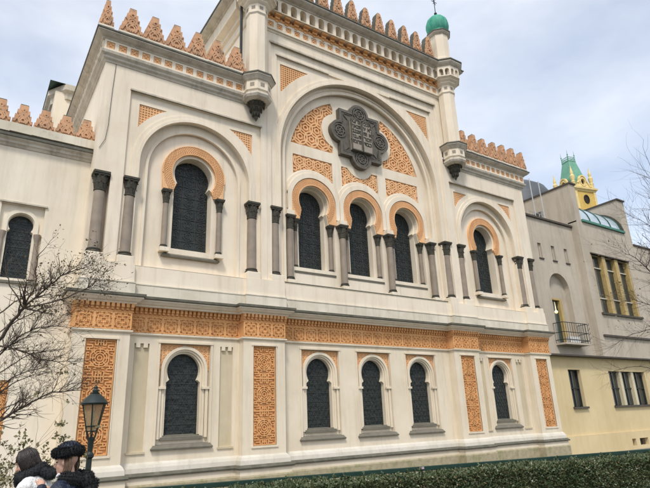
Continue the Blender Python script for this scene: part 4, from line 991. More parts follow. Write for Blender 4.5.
# ================================================================== DISTANT TOWER
TW = empty('church_tower', (42.9, 15.6, 0)); TW.rotation_euler = (0, 0, radians(-14)); TW.scale = (0.74, 0.74, 1.0); tag(TW, 'gilded yellow baroque tower with green copper roof rising behind the grey house', 'tower')
GOLD = mat('golden yellow stucco', (0.70, 0.49, 0.14), (0.50, 0.335, 0.09), scale=0.9, streak=0.4, streakcol=(0.30, 0.22, 0.10))
GOLDP = mat('pale yellow trim', (0.84, 0.68, 0.32), (0.66, 0.5, 0.22), scale=2)
VERD = mat('green copper roof plates', (0.19, 0.40, 0.29), (0.13, 0.31, 0.22), scale=1.5, streak=0.6, streakcol=(0.24, 0.50, 0.38))
DARK = mat('dark opening', (0.03, 0.025, 0.02))
MB().box(-1.9, 1.9, -1.9, 1.9, 0, 25.2).build('shaft', GOLD, TW)
cn = MB(); cn.sweep([(-1.9, 1.9), (-1.9, -1.9), (1.9, -1.9), (1.9, 1.9), (-1.9, 1.9)], [(0, 24.9), (0.08, 24.9), (0.18, 25.05), (0.34, 25.15), (0.36, 25.35), (0, 25.45)]); cn.build('cornice', GOLDP, TW); MB().sweep([(-1.9, 1.9), (-1.9, -1.9), (1.9, -1.9), (1.9, 1.9), (-1.9, 1.9)], [(0, 22.4), (0.1, 22.4), (0.25, 22.7), (0, 22.8)]).build('cornice', GOLDP, TW)
for q in range(4):
    t = MB(); gl_ = [(-1.75, 25.35), (1.75, 25.35), (1.5, 25.6), (1.15, 25.65), (0.95, 25.95), (0.72, 26.2)] + arc(0, 26.2, 0.66, 0, 180, 14) + [(-0.72, 26.2), (-0.95, 25.95), (-1.15, 25.65), (-1.5, 25.6)]
    t.plate(gl_, [arc(0, 26.12, 0.34, 0, 342, 19)], -1.85, -1.5); t.strap(arc(0, 26.12, 0.46, 0, 360, 20), 0.16, -1.95, -1.8); t.strap(gl_[2:-2], 0.16, -1.98, -1.6); o = t.build('gable', GOLDP, TW); o.rotation_euler = (0, 0, q * pi / 2)
    d = MB(); d.plate(arc(0, 26.12, 0.36, 0, 342, 19), [], -1.65, -1.6); d.build('oculus', DARK, o)
    d = MB(); d.plate(arc(0, 24.0, 0.36, 0, 342, 19), [], -1.93, -1.9); d.strap(arc(0, 24.0, 0.45, 0, 360, 20), 0.14, -2.0, -1.88); d.build('round_opening', DARK, o); MB().plate(arch(0, 0.5, 17, 20.5), [], -1.93, -1.9).build('belfry_opening', DARK, o)
    g = MB(); g.box(-1.95, -1.55, -1.98, -1.85, 22.8, 24.9); g.build('corner_strip', GOLDP, o); MB().box(1.55, 1.95, -1.98, -1.85, 22.8, 24.9).build('corner_strip', GOLDP, o)
    sx, sy = ((-1, -1), (1, -1), (1, 1), (-1, 1))[q]
    MB().lathe(sx * 1.75, sy * 1.75, [(0.30, 25.3), (0.30, 25.9), (0.36, 26.0), (0.22, 26.1), (0.34, 26.5), (0.34, 26.7), (0.18, 26.9), (0.24, 27.15), (0.14, 27.4), (0.02, 28.0)], 10).build('pinnacle', GOLDP, TW, smooth=True)
rf = MB(); rf.add([(-1.6, -1.6, 25.4), (1.6, -1.6, 25.4), (1.6, 1.6, 25.4), (-1.6, 1.6, 25.4), (-1.12, -1.12, 27.3), (1.12, -1.12, 27.3), (1.12, 1.12, 27.3), (-1.12, 1.12, 27.3), (-0.68, -0.68, 29.1), (0.68, -0.68, 29.1), (0.68, 0.68, 29.1), (-0.68, 0.68, 29.1)],
    [(i, (i + 1) % 4, (i + 1) % 4 + 4, i + 4) for i in range(4)] + [(i + 4, (i + 1) % 4 + 4, (i + 1) % 4 + 8, i + 8) for i in range(4)] + [(8, 9, 10, 11)])
rfo = rf.build('roof', VERD, TW)
cr = MB(); cr.box(-0.72, 0.72, -0.72, 0.72, 29.08, 29.2)
for z in (29.4, 29.65): cr.tube([(-0.66, -0.66, z), (0.66, -0.66, z), (0.66, 0.66, z), (-0.66, 0.66, z), (-0.66, -0.66, z)], 0.035, 5)
for i in range(9):
    u = -0.66 + 1.32 * i / 8
    for a, c in ((u, -0.66), (u, 0.66), (-0.66, u), (0.66, u)): cr.tube([(a, c, 29.2), (a, c, 29.65)], 0.022, 4)
for a in (-0.66, 0.66):
    for c in (-0.66, 0.66): cr.lathe(a, c, [(0.06, 29.2), (0.05, 29.8), (0.11, 29.9), (0.04, 30.0), (0.01, 30.5)], 8)
cr.build('roof_crest', VERD, rfo)

# ================================================================== HEDGE AND FENCE
HA, HB_ = Vector((-9.35, -5.02)), Vector((7.4, -8.85)); HD = (HB_ - HA).normalized(); HN = Vector((HD.y, -HD.x)); HL = (HB_ - HA).length
fe = empty('garden_fence', (*HA, 0)); tag(fe, 'low dark green metal fence with flat top rail behind the hedge', 'fence')
GRN = mat('dark green paint', (0.010, 0.040, 0.027), (0.007, 0.028, 0.019), rough=0.5, scale=6, spec=0.4)
ang = atan2(HD.y, HD.x); fe.rotation_euler = (0, 0, ang)
MB().box(0, HL, -0.03, 0.03, 1.02, 1.10).build('top_rail', GRN, fe, bev=0.008)
MB().box(0, HL, -0.015, 0.015, 0.20, 0.25).build('bottom_rail', GRN, fe)
pm = MB().box(-0.025, 0.025, -0.025, 0.025, 0.08, 1.02).mesh('post', GRN)
pk = MB().tube([(0, 0, 0.25), (0, 0, 1.02)], 0.008, 5).mesh('picket', GRN)
for i in range(int(HL / 2) + 1):
    o = bpy.data.objects.new('post', pm); col.objects.link(o); o.parent = fe; o.location = (0.05 + i * 2.0, 0, 0)
for i in range(int(HL / 0.125)):
    o = bpy.data.objects.new('picket', pk); col.objects.link(o); o.parent = fe; o.location = (0.1 + i * 0.125, 0, 0)
st_ = MB(); st_.lathe(0, 0, [(0.001, 0), (0.022, 0.001), (0.022, 0.004)], 12); st_.box(0.03, 0.085, -0.02, 0.02, 0.0, 0.004)
so = st_.build('rail_sticker', mat('peach sticker', (0.75, 0.36, 0.26), (0.30, 0.36, 0.55), scale=18), fe)
so.location = (5.2, -0.035, 1.075); so.rotation_euler = (pi / 2, 0, 0); so['label'] = 'small peach and blue sticker on the rail'
# hedge
hg = empty('clipped_hedge', (*HA, 0)); tag(hg, 'clipped dark green leafy hedge in front of the green fence', 'hedge')
hg.rotation_euler = (0, 0, ang)
LEAF = mat('hedge leaf', (0.05, 0.08, 0.035), (0.11, 0.13, 0.06), rough=0.38, scale=3.0, spec=0.5, fine=20, bump=0.1, spots=(0.14, 0.15, 0.055), spotscale=9, spotlo=0.62, spothi=0.70)
LEAF2 = mat('pale hedge leaf', (0.24, 0.26, 0.15), (0.34, 0.30, 0.18), rough=0.45, scale=5, spec=0.5)
TWIG = mat('twig bark', (0.10, 0.075, 0.055), (0.06, 0.045, 0.035), scale=12, bump=0.4)
def leaves(name, m, n, sampler, parent, size=(0.035, 0.06), rnd=random.Random(3)):
    vs, fs = [], []
    for i in range(n):
        p, nrm = sampler(rnd)
        L1 = rnd.uniform(*size); d = Vector((rnd.gauss(0, 1), rnd.gauss(0, 1), rnd.gauss(0.3, 0.8))) * 0.8 + nrm * 0.6; d.normalize()
        s = d.cross(Vector((rnd.gauss(0, 1), rnd.gauss(0, 1), rnd.gauss(0, 1))))
        if s.length < 1e-4: continue
        s.normalize(); nn = d.cross(s) * (L1 * 0.12); s *= L1 * 0.30
        b_ = len(vs); p = Vector(p)
        vs += [p, p + d * L1 * 0.5 + s + nn, p + d * L1, p + d * L1 * 0.5 - s + nn]; fs += [(b_, b_ + 1, b_ + 2), (b_, b_ + 2, b_ + 3)]
    me = bpy.data.meshes.new(name); me.from_pydata(vs, [], fs); me.materials.append(m)
    o = bpy.data.objects.new(name, me); col.objects.link(o); o.parent = parent; o['kind'] = 'stuff'; return o
def hedge_top(x, y): return 0.975 + 0.06 * noise.noise(Vector((x * 1.3, y * 2, 0))) + 0.05 * noise.noise(Vector((x * 5, y * 5, 3))) + 0.07 * max(0, noise.noise(Vector((x * 14, y * 14, 9))))
def hs_(r):
    while True:
        x = HL * (r.random() ** 1.15); t = r.random(); q_ = noise.noise(Vector((x * 3.1, t * 6.0, 11))) + 0.5 * noise.noise(Vector((x * 9, t * 15, 2)))
        if q_ > -0.22 or r.random() < 0.3: break
    if t < 0.42: y = 0.0 - 0.66 * r.random(); z = hedge_top(x, y) - abs(r.gauss(0, 0.05)); nr = Vector((0, 0, 1))
    elif t < 0.85: z = 0.12 + 0.86 * r.random(); y = -0.68 + 0.05 * noise.noise(Vector((x * 1.5, z * 2, 7))) + abs(r.gauss(0, 0.05)); nr = Vector((0, -1, 0.2))
    else: y = -0.06 - 0.6 * r.random(); z = 0.12 + r.random() * 0.85; nr = Vector((0, 0, 0.5))
    return (x, y, z), nr
leaves('foliage', LEAF, 150000, hs_, hg, (0.038, 0.08), random.Random(3))
leaves('pale_foliage', LEAF2, 22000, hs_, hg, (0.03, 0.06), random.Random(4))
leaves('brown_foliage', mat('dead hedge leaf', (0.13, 0.085, 0.04), (0.20, 0.13, 0.06), rough=0.8, scale=7), 16000, hs_, hg, (0.03, 0.06), random.Random(14))
def shoots(r):
    x = HL * r.random(); y = -0.35 + r.uniform(-0.3, 0.3); i = int(x * 7); rr2 = random.Random(i)
    x = (i + rr2.random()) / 7; y = -0.3 + rr2.uniform(-0.3, 0.25); z = 0.98 + rr2.uniform(0.02, 0.12) * r.random(); return (x, y, z), Vector((0, 0, 1))
leaves('shoots', LEAF, 2600, shoots, hg, (0.03, 0.055), random.Random(15))
stem = MB(); rr_ = random.Random(9)
for i in range(160):
    x = HL * i / 160 + rr_.uniform(0, 0.1); y = -0.36 + rr_.uniform(-0.1, 0.1); stem.tube([(x, y, 0.08), (x + rr_.uniform(-0.1, 0.1), y + rr_.uniform(-0.1, 0.1), 0.5), (x + rr_.uniform(-0.2, 0.2), y + rr_.uniform(-0.25, 0.25), 0.92)], [0.014, 0.01, 0.004], 4)
stem.build('stems', TWIG, hg)

# ================================================================== TREES
BARK = mat('dark bark', (0.115, 0.088, 0.066), (0.062, 0.048, 0.037), scale=14, fine=60, bump=0.5)
def grow(mb, tips, p, d, ln, r, lvl, rnd, droop=0.0, spread=0.75, maxl=4):
    n = 5; pts = [Vector(p)]; dd = Vector(d).normalized(); rs = [r]
    for i in range(n):
        dd = (dd + Vector((rnd.gauss(0, 0.16), rnd.gauss(0, 0.16), rnd.gauss(0.02 - droop, 0.13)))).normalized()
        pts.append(pts[-1] + dd * ln / n); rs.append(r * (1 - 0.62 * (i + 1) / n))
    mb.tube(pts, rs, 5 if lvl < 2 else 4 if lvl < 3 else 3)
    if lvl >= maxl: tips.append((pts[-1], dd)); return
    k = rnd.choice((3, 4, 4, 5))
    for j in range(k):
        i = rnd.randint(1, n); side = Vector((rnd.gauss(0, 1), rnd.gauss(0, 1), rnd.gauss(0.15, 0.7))); side -= dd * side.dot(dd)
        if side.length < 0.01: continue
        nd = (dd * rnd.uniform(0.5, 1.0) + side.normalized() * rnd.uniform(0.4, 1.0) * spread).normalized()
        grow(mb, tips, pts[i], nd, ln * rnd.uniform(0.5, 0.74), max(rs[i] * 0.66, 0.0022), lvl + 1, rnd, droop, spread, maxl)
    tips.append((pts[-1], dd))
def limb(mb, tips, pts, r0, r1, rnd, lvl=1, ln=0.7, twigs=7, droop=0.0, maxl=3):
    # smooth main limb through given points with side growth
    P = [Vector(p) for p in pts]; out_ = []
    for i in range(len(P) - 1):
        for k in range(4):
            t = k / 4; a = P[max(i - 1, 0)]; b_ = P[i]; c = P[i + 1]; d = P[min(i + 2, len(P) - 1)]
            out_.append(0.5 * ((2 * b_) + (c - a) * t + (2 * a - 5 * b_ + 4 * c - d) * t * t + (3 * b_ - a - 3 * c + d) * t ** 3) + Vector((rnd.gauss(0, 0.008), rnd.gauss(0, 0.008), rnd.gauss(0, 0.008))))
    out_.append(P[-1]); n = len(out_)
    r0 *= 0.72; r1 *= 0.8
    mb.tube(out_, [r0 + (r1 - r0) * i / (n - 1) for i in range(n)], 7)
    for j in range(twigs):
        i = rnd.randint(max(1, n // 5), n - 1); dd = (out_[i] - out_[i - 1]).normalized()
        side = Vector((rnd.gauss(0, 1), rnd.gauss(0, 1), rnd.gauss(0.3, 0.8))); side -= dd * side.dot(dd); side.normalize()
        grow(mb, tips, out_[i], (dd * 0.8 + side * 0.75), ln * rnd.uniform(0.6, 1.1), (r0 + (r1 - r0) * i / (n - 1)) * 0.55, lvl + 1, rnd, droop, 0.75, maxl)
    grow(mb, tips, out_[-1], out_[-1] - out_[-2], ln, r1, lvl + 1, rnd, droop, 0.75, maxl)
t1 = empty('bare_tree', (-11.55, -4.6, 0)); tag(t1, 'bare dark tree with a few withered leaves beside the street lantern', 'tree')
rn = random.Random(21); mb = MB(); tips = []; off = Vector((11.55, 4.6, 0))
def ow(pts): return [Vector(p) + off for p in pts]
trunk = MB(); trunk.tube(ow([(-11.55, -4.6, 0), (-11.53, -4.7, 0.8), (-11.51, -4.79, 1.53), (-11.52, -4.99, 2.06), (-11.51, -5.27, 2.73), (-11.45, -5.5, 3.19)]), [0.10, 0.072, 0.058, 0.046, 0.034, 0.025], 9); trunk.build('trunk', BARK, t1, smooth=True)
limb(mb, tips, ow([(-11.45, -5.5, 3.19), (-11.34, -5.68, 3.45), (-11.21, -5.86, 3.67)]), 0.034, 0.026, rn, 1, 0.5, 4)
limb(mb, tips, ow([(-11.21, -5.86, 3.67), (-10.95, -6.15, 3.97), (-10.72, -6.38, 4.13), (-10.52, -6.54, 4.2)]), 0.022, 0.004, rn, 2, 0.33, 40, maxl=4)
limb(mb, tips, ow([(-11.21, -5.86, 3.67), (-11.12, -6.03, 3.98), (-11.15, -6.18, 4.30), (-11.08, -6.33, 4.45)]), 0.018, 0.005, rn, 2, 0.32, 12, maxl=4)
limb(mb, tips, ow([(-11.21, -5.86, 3.67), (-11.42, -5.84, 3.99), (-11.51, -5.9, 4.25)]), 0.016, 0.005, rn, 2, 0.3, 6)
limb(mb, tips, ow([(-11.21, -5.86, 3.67), (-10.8, -6.17, 3.76), (-10.5, -6.43, 3.9), (-10.42, -6.5, 3.93)]), 0.018, 0.004, rn, 2, 0.32, 38, maxl=4)
limb(mb, tips, ow([(-11.52, -4.99, 2.06), (-11.26, -5.22, 2.18), (-10.99, -5.47, 2.36), (-10.7, -5.73, 2.52), (-10.42, -5.95, 2.54)]), 0.034, 0.006, rn, 2, 0.38, 44, maxl=4)
limb(mb, tips, ow([(-11.45, -5.5, 3.19), (-11.17, -5.66, 3.11), (-10.87, -5.79, 2.96), (-10.54, -5.98, 2.92)]), 0.02, 0.005, rn, 2, 0.38, 44, droop=0.05, maxl=4)
limb(mb, tips, ow([(-11.48, -5.35, 2.95), (-11.2, -5.6, 3.3), (-10.95, -5.8, 3.42), (-10.6, -6.05, 3.40)]), 0.018, 0.004, rn, 2, 0.38, 40, maxl=4)
limb(mb, tips, ow([(-11.48, -5.1, 2.4), (-11.2, -5.45, 2.75), (-10.9, -5.7, 2.85)]), 0.016, 0.004, rn, 2, 0.4, 36, maxl=4)
for k_ in range(6):
    z_ = 2.1 + 0.3 * k_; x_ = -10.85 + 0.1 * (k_ % 3)
    limb(mb, tips, ow([(-11.5, -5.0 - 0.13 * k_, z_), (-11.25, -5.2 - 0.12 * k_, z_ + 0.22), (-11.0, -5.4 - 0.12 * k_, z_ + 0.36), (x_, -5.6 - 0.12 * k_, z_ + 0.42)]), 0.014, 0.004, rn, 2, 0.36, 26, maxl=4)
mb.build('branches', BARK, t1)
DRY = mat('withered leaf', (0.19, 0.135, 0.07), (0.12, 0.09, 0.05), rough=0.8, scale=9)
def tipleaf(tps, zmin=0):
    def f(r):
        p, d = r.choice(tps); q = Vector(p) + Vector((r.gauss(0, 0.025), r.gauss(0, 0.025), r.gauss(0, 0.025))); return q, d
    return f
hi = [t for t in tips if t[0].z > 3.55 and t[0].x > 0.25]
leaves('withered_leaves', DRY, 900, tipleaf(rn.sample(hi, max(4, int(len(hi) * 0.85)))), t1, (0.02, 0.045), random.Random(5))
leaves('withered_leaves', DRY, 170, tipleaf(rn.sample(tips, len(tips) // 6)), t1, (0.025, 0.055), random.Random(6))

# small shrub under it
s1 = empty('olive_shrub', (-11.15, -5.7, 0)); tag(s1, 'sparse olive green shrub behind the walkers', 'shrub')
mb = MB(); tp = []; rn = random.Random(33)
for i in range(16):
    a = rn.uniform(0, 2 * pi); grow(mb, tp, (0.1 * cos(a), 0.1 * sin(a), 0.08), (cos(a) * 0.28, sin(a) * 0.28, 1), 1.35 * rn.uniform(0.8, 1.1), 0.014, 1, rn, 0, 0.7, 3)
mb.build('stems', TWIG, s1)
OLV = mat('olive leaf', (0.15, 0.14, 0.065), (0.22, 0.195, 0.10), rough=0.6, scale=6)
leaves('foliage', OLV, 2600, tipleaf([t for t in tp if t[0].z > 0.5]), s1, (0.03, 0.07), random.Random(8))

t2 = empty('bare_tree', (5.6, -6.6, 0)); tag(t2, 'slender bare tree with fine twigs in front of the grey house', 'tree')
off = Vector((-5.6, 6.6, 0)); rn = random.Random(77); mb = MB(); tips = []
trunk = MB(); trunk.tube(ow([(5.6, -6.6, 0), (5.52, -6.75, 0.9), (5.45, -6.85, 1.9), (5.2, -7.15, 3.1), (4.98, -7.43, 4.05), (4.9, -7.6, 5.4)]), [0.15, 0.12, 0.10, 0.08, 0.06, 0.03], 9); trunk.build('trunk', BARK, t2, smooth=True)
limb(mb, tips, ow([(4.98, -7.43, 4.05), (4.42, -7.48, 5.14), (3.72, -7.32, 5.92), (3.3, -7.13, 6.2)]), 0.035, 0.006, rn, 2, 0.8, 40, maxl=4)
limb(mb, tips, ow([(4.98, -7.43, 4.05), (4.6, -7.8, 5.8), (4.15, -8.05, 7.2), (3.8, -8.2, 8.3)]), 0.045, 0.01, rn, 2, 1.1, 48, maxl=4)
limb(mb, tips, ow([(5.35, -7.0, 2.4), (4.64, -6.75, 2.95), (4.0, -6.4, 3.12), (3.5, -6.0, 3.0)]), 0.022, 0.005, rn, 2, 0.6, 20, droop=0.03, maxl=4)
limb(mb, tips, ow([(4.6, -7.8, 5.8), (4.0, -7.77, 6.8), (3.4, -7.5, 7.2)]), 0.022, 0.005, rn, 2, 0.9, 38, maxl=4)
limb(mb, tips, ow([(5.09, -7.34, 3.64), (4.46, -7.09, 4.07), (3.85, -6.65, 4.0), (3.5, -6.3, 3.75)]), 0.022, 0.005, rn, 2, 0.7, 36, maxl=4)
limb(mb, tips, ow([(5.0, -7.4, 4.0), (4.5, -7.2, 4.6), (4.0, -6.9, 4.9), (3.6, -6.7, 4.9)]), 0.022, 0.005, rn, 2, 0.7, 36, maxl=4)
mb.build('branches', mat('grey twig bark', (0.085, 0.066, 0.05), (0.052, 0.041, 0.033), scale=14), t2)
leaves('withered_leaves', mat('tan leaf', (0.26, 0.19, 0.085), (0.19, 0.14, 0.06), rough=0.8, scale=9), 260, tipleaf([t for t in tips if 3.9 < t[0].z < 6.6]), t2, (0.03, 0.07), random.Random(9))

# ================================================================== LANTERN
LT = empty('street_lantern', (-9.86, -4.35, 0)); tag(LT, 'old fashioned dark green street lantern with tapered glass panes', 'lamp')
LGR = mat('lantern dark green paint', (0.013, 0.026, 0.022), (0.009, 0.016, 0.014), rough=0.4, spec=0.5, scale=8)
MB().lathe(0, 0, [(0.16, 0.0), (0.16, 0.12), (0.12, 0.16), (0.12, 0.5), (0.08, 0.56), (0.055, 0.62), (0.045, 1.55), (0.07, 1.58), (0.07, 1.62), (0.04, 1.66), (0.05, 1.82), (0.055, 1.86)], 14).build('post', LGR, LT, smooth=True)
lb = MB(); n6 = 6
r0, r1, z0, z1 = 0.09, 0.195, 1.98, 2.42
for i in range(n6):
    a = 2 * pi * i / n6 + 0.2; b2 = 2 * pi * (i + 1) / n6 + 0.2
    A0, A1 = (r0 * cos(a), r0 * sin(a), z0), (r1 * cos(a), r1 * sin(a), z1)
    lb.tube([(0.05 * cos(a), 0.05 * sin(a), 1.84), A0, A1], 0.0105, 6)
    for r, z in ((r0, z0), (r1, z1), (r0 + 0.02, z0 + 0.08)): lb.tube([(r * cos(a), r * sin(a), z), (r * cos(b2), r * sin(b2), z)], 0.010, 6)
lb.lathe(0, 0, [(0.06, 1.84), (0.065, 1.87), (0.04, 1.89)], 12)
lb.build('cage', LGR, LT)
LP_ = bpy.data.materials.new('lantern glass'); LP_.use_nodes = True; pb = LP_.node_tree.nodes['Principled BSDF']; pb.inputs['Base Color'].default_value = (0.72, 0.62, 0.44, 1); pb.inputs['Transmission Weight'].default_value = 0.75; pb.inputs['Roughness'].default_value = 0.25; pb.inputs['IOR'].default_value = 1.1
for i in range(n6):
    a = 2 * pi * i / n6 + 0.2; b2 = 2 * pi * (i + 1) / n6 + 0.2; k = 0.965
    m = MB(); q = [(r0 * k * cos(a), r0 * k * sin(a), z0), (r0 * k * cos(b2), r0 * k * sin(b2), z0), (r1 * k * cos(b2), r1 * k * sin(b2), z1), (r1 * k * cos(a), r1 * k * sin(a), z1)]
    k2 = 0.96; m.add(q + [(x * k2, y * k2, z) for x, y, z in q], [(0, 1, 2, 3), (7, 6, 5, 4), (0, 4, 5, 1), (1, 5, 6, 2), (2, 6, 7, 3), (3, 7, 4, 0)]); m.build('pane', LP_, LT)
MB().lathe(0, 0, [(0.215, 2.405), (0.225, 2.43), (0.20, 2.46), (0.15, 2.52), (0.09, 2.575), (0.07, 2.585), (0.075, 2.60), (0.05, 2.61), (0.055, 2.64), (0.03, 2.67), (0.035, 2.69), (0.008, 2.73)], 18).build('crown', LGR, LT, smooth=True, angle=30)
MB().lathe(0, 0, [(0.015, 2.0), (0.015, 2.15), (0.035, 2.18), (0.04, 2.25), (0.02, 2.31)], 10).build('bulb', mat('milky bulb', (0.75, 0.72, 0.65), rough=0.4), LT, smooth=True)

# ================================================================== PEOPLE
def capsule(mb, a, b_, ra, rb, n=10, sx=1.0):
    a, b_ = Vector(a), Vector(b_); d = (b_ - a); l = d.length; d.normalize()
    u = d.cross(Vector((0, 1, 0.02)));
    if u.length < 0.05: u = d.cross(Vector((1, 0, 0)))
    u.normalize(); v = d.cross(u); ring = []
    st = [(-1.0, 0.02), (-0.86, 0.5), (-0.5, 0.87), (0, 1)]
    rows = [(a + d * ra * t, ra * r) for t, r in st] + [(b_ - d * rb * t, rb * r) for t, r in st[::-1]]
    vs = []; fs = []
    for p, r in rows:
        for j in range(n):
            t = 2 * pi * j / n; vs.append(p + (u * cos(t) * sx + v * sin(t)) * r)
    k = len(rows)
    for i in range(k - 1):
        for j in range(n): fs.append((i * n + j, i * n + (j + 1) % n, (i + 1) * n + (j + 1) % n, (i + 1) * n + j))
    fs.append(tuple(range(n))[::-1]); fs.append(tuple(range((k - 1) * n, k * n))); mb.add(vs, fs)
def blob(mb, c, rx, ry, rz, n=14, m=9, rot=None):
    vs = []; fs = []; R_ = rot or Matrix.Identity(3)
    for i in range(m + 1):
        t = pi * i / m
        for j in range(n):
            p = 2 * pi * j / n; vs.append(Vector(c) + R_ @ Vector((rx * max(sin(t), 0.02) * cos(p), ry * max(sin(t), 0.02) * sin(p), rz * cos(t))))
    for i in range(m):
        for j in range(n): fs.append((i * n + j, i * n + (j + 1) % n, (i + 1) * n + (j + 1) % n, (i + 1) * n + j))
    fs.append(tuple(range(n))); fs.append(tuple(range(m * n, (m + 1) * n))[::-1]); mb.add(vs, fs)
def remeshed(mb, name, m, parent, vox=0.014, it=4):
    o = mb.build(name, m, parent, smooth=True, angle=None)
    r = o.modifiers.new('remesh', 'REMESH'); r.mode = 'VOXEL'; r.voxel_size = vox; r.use_smooth_shade = True
    s = o.modifiers.new('smooth', 'SMOOTH'); s.factor = 0.5; s.iterations = it; return o
SKIN = mat('skin', (0.62, 0.38, 0.28), (0.56, 0.33, 0.24), rough=0.55, scale=6, fine=120, bump=0.05, local=True)
NAVY = mat('navy puffer nylon', (0.014, 0.022, 0.045), (0.010, 0.016, 0.032), rough=0.42, scale=5, spec=0.4, fine=14, bump=1.0, bumpd=0.05, local=True)
FUR = mat('black fur', (0.010, 0.011, 0.012), (0.022, 0.022, 0.022), rough=0.8, scale=20, local=True)
JWHITE = mat('white quilted jacket', (0.78, 0.77, 0.75), (0.70, 0.69, 0.67), rough=0.6, scale=6, fine=14, bump=1.0, bumpd=0.05, local=True)
HAIRB = mat('dark brown hair', (0.032, 0.021, 0.016), (0.014, 0.010, 0.008), rough=0.35, scale=30, fine=90, bump=0.5, spec=0.5, local=True)
HAIRL = mat('light brown hair', (0.14, 0.085, 0.05), (0.06, 0.036, 0.022), rough=0.5, scale=30, local=True)
DENIM = mat('dark trousers', (0.03, 0.035, 0.05), rough=0.8, local=True); SHOE = mat('black shoe leather', (0.02, 0.02, 0.02), rough=0.4, local=True)
SCARF = mat('black wool scarf', (0.014, 0.016, 0.018), (0.026, 0.028, 0.03), rough=0.95, scale=14, fine=50, bump=0.8, bumpd=0.02, local=True)
# figures face +X locally; a body is head, neck, trunk, arms with hands, legs and feet in one surface
def head(mb, c, tilt):
    R_ = Matrix.Rotation(tilt, 3, 'Y'); c = Vector(c); P = lambda x, y, z: c + R_ @ Vector((x, y, z))
    blob(mb, P(-0.01, 0, 0.035), 0.095, 0.076, 0.092, rot=R_); blob(mb, P(0.028, 0, -0.045), 0.062, 0.058, 0.075, rot=R_)
    blob(mb, P(0.068, 0, -0.095), 0.026, 0.028, 0.024, rot=R_)               # chin
    capsule(mb, P(0.088, 0, 0.012), P(0.116, 0, -0.03), 0.011, 0.015, 8)       # nose
    blob(mb, P(0.088, 0, -0.064), 0.014, 0.024, 0.012, 8, 6, rot=R_)           # lips
    blob(mb, P(0.082, 0, 0.034), 0.014, 0.05, 0.012, 8, 6, rot=R_)             # brow
    for s in (-1, 1):
        blob(mb, P(0.055, s * 0.038, -0.03), 0.026, 0.024, 0.028, 8, 6, rot=R_); blob(mb, P(-0.005, s * 0.078, -0.005), 0.022, 0.012, 0.034, 8, 6, rot=R_)
    return P, R_
def hand(mb, w, d, up_):
    w, d, up_ = Vector(w), Vector(d).normalized(), Vector(up_).normalized(); s = d.cross(up_).normalized()
    capsule(mb, w, w + d * 0.06, 0.026, 0.032, 8)
    for i, (o_, l) in enumerate(((-0.028, 0.062), (-0.010, 0.072), (0.010, 0.068), (0.028, 0.052))):
        a = w + d * 0.075 + s * o_; m_ = a + d * l * 0.5 - up_ * 0.008; e = m_ + d * l * 0.34 - up_ * l * 0.38
        capsule(mb, a, m_, 0.0105, 0.0095, 7); capsule(mb, m_, e, 0.0095, 0.008, 7)
    t = w + d * 0.03 - s * 0.03; capsule(mb, t, t + d * 0.035 - s * 0.03, 0.013, 0.011, 7); capsule(mb, t + d * 0.035 - s * 0.03, t + d * 0.065 - s * 0.03 - up_ * 0.01, 0.011, 0.009, 7)
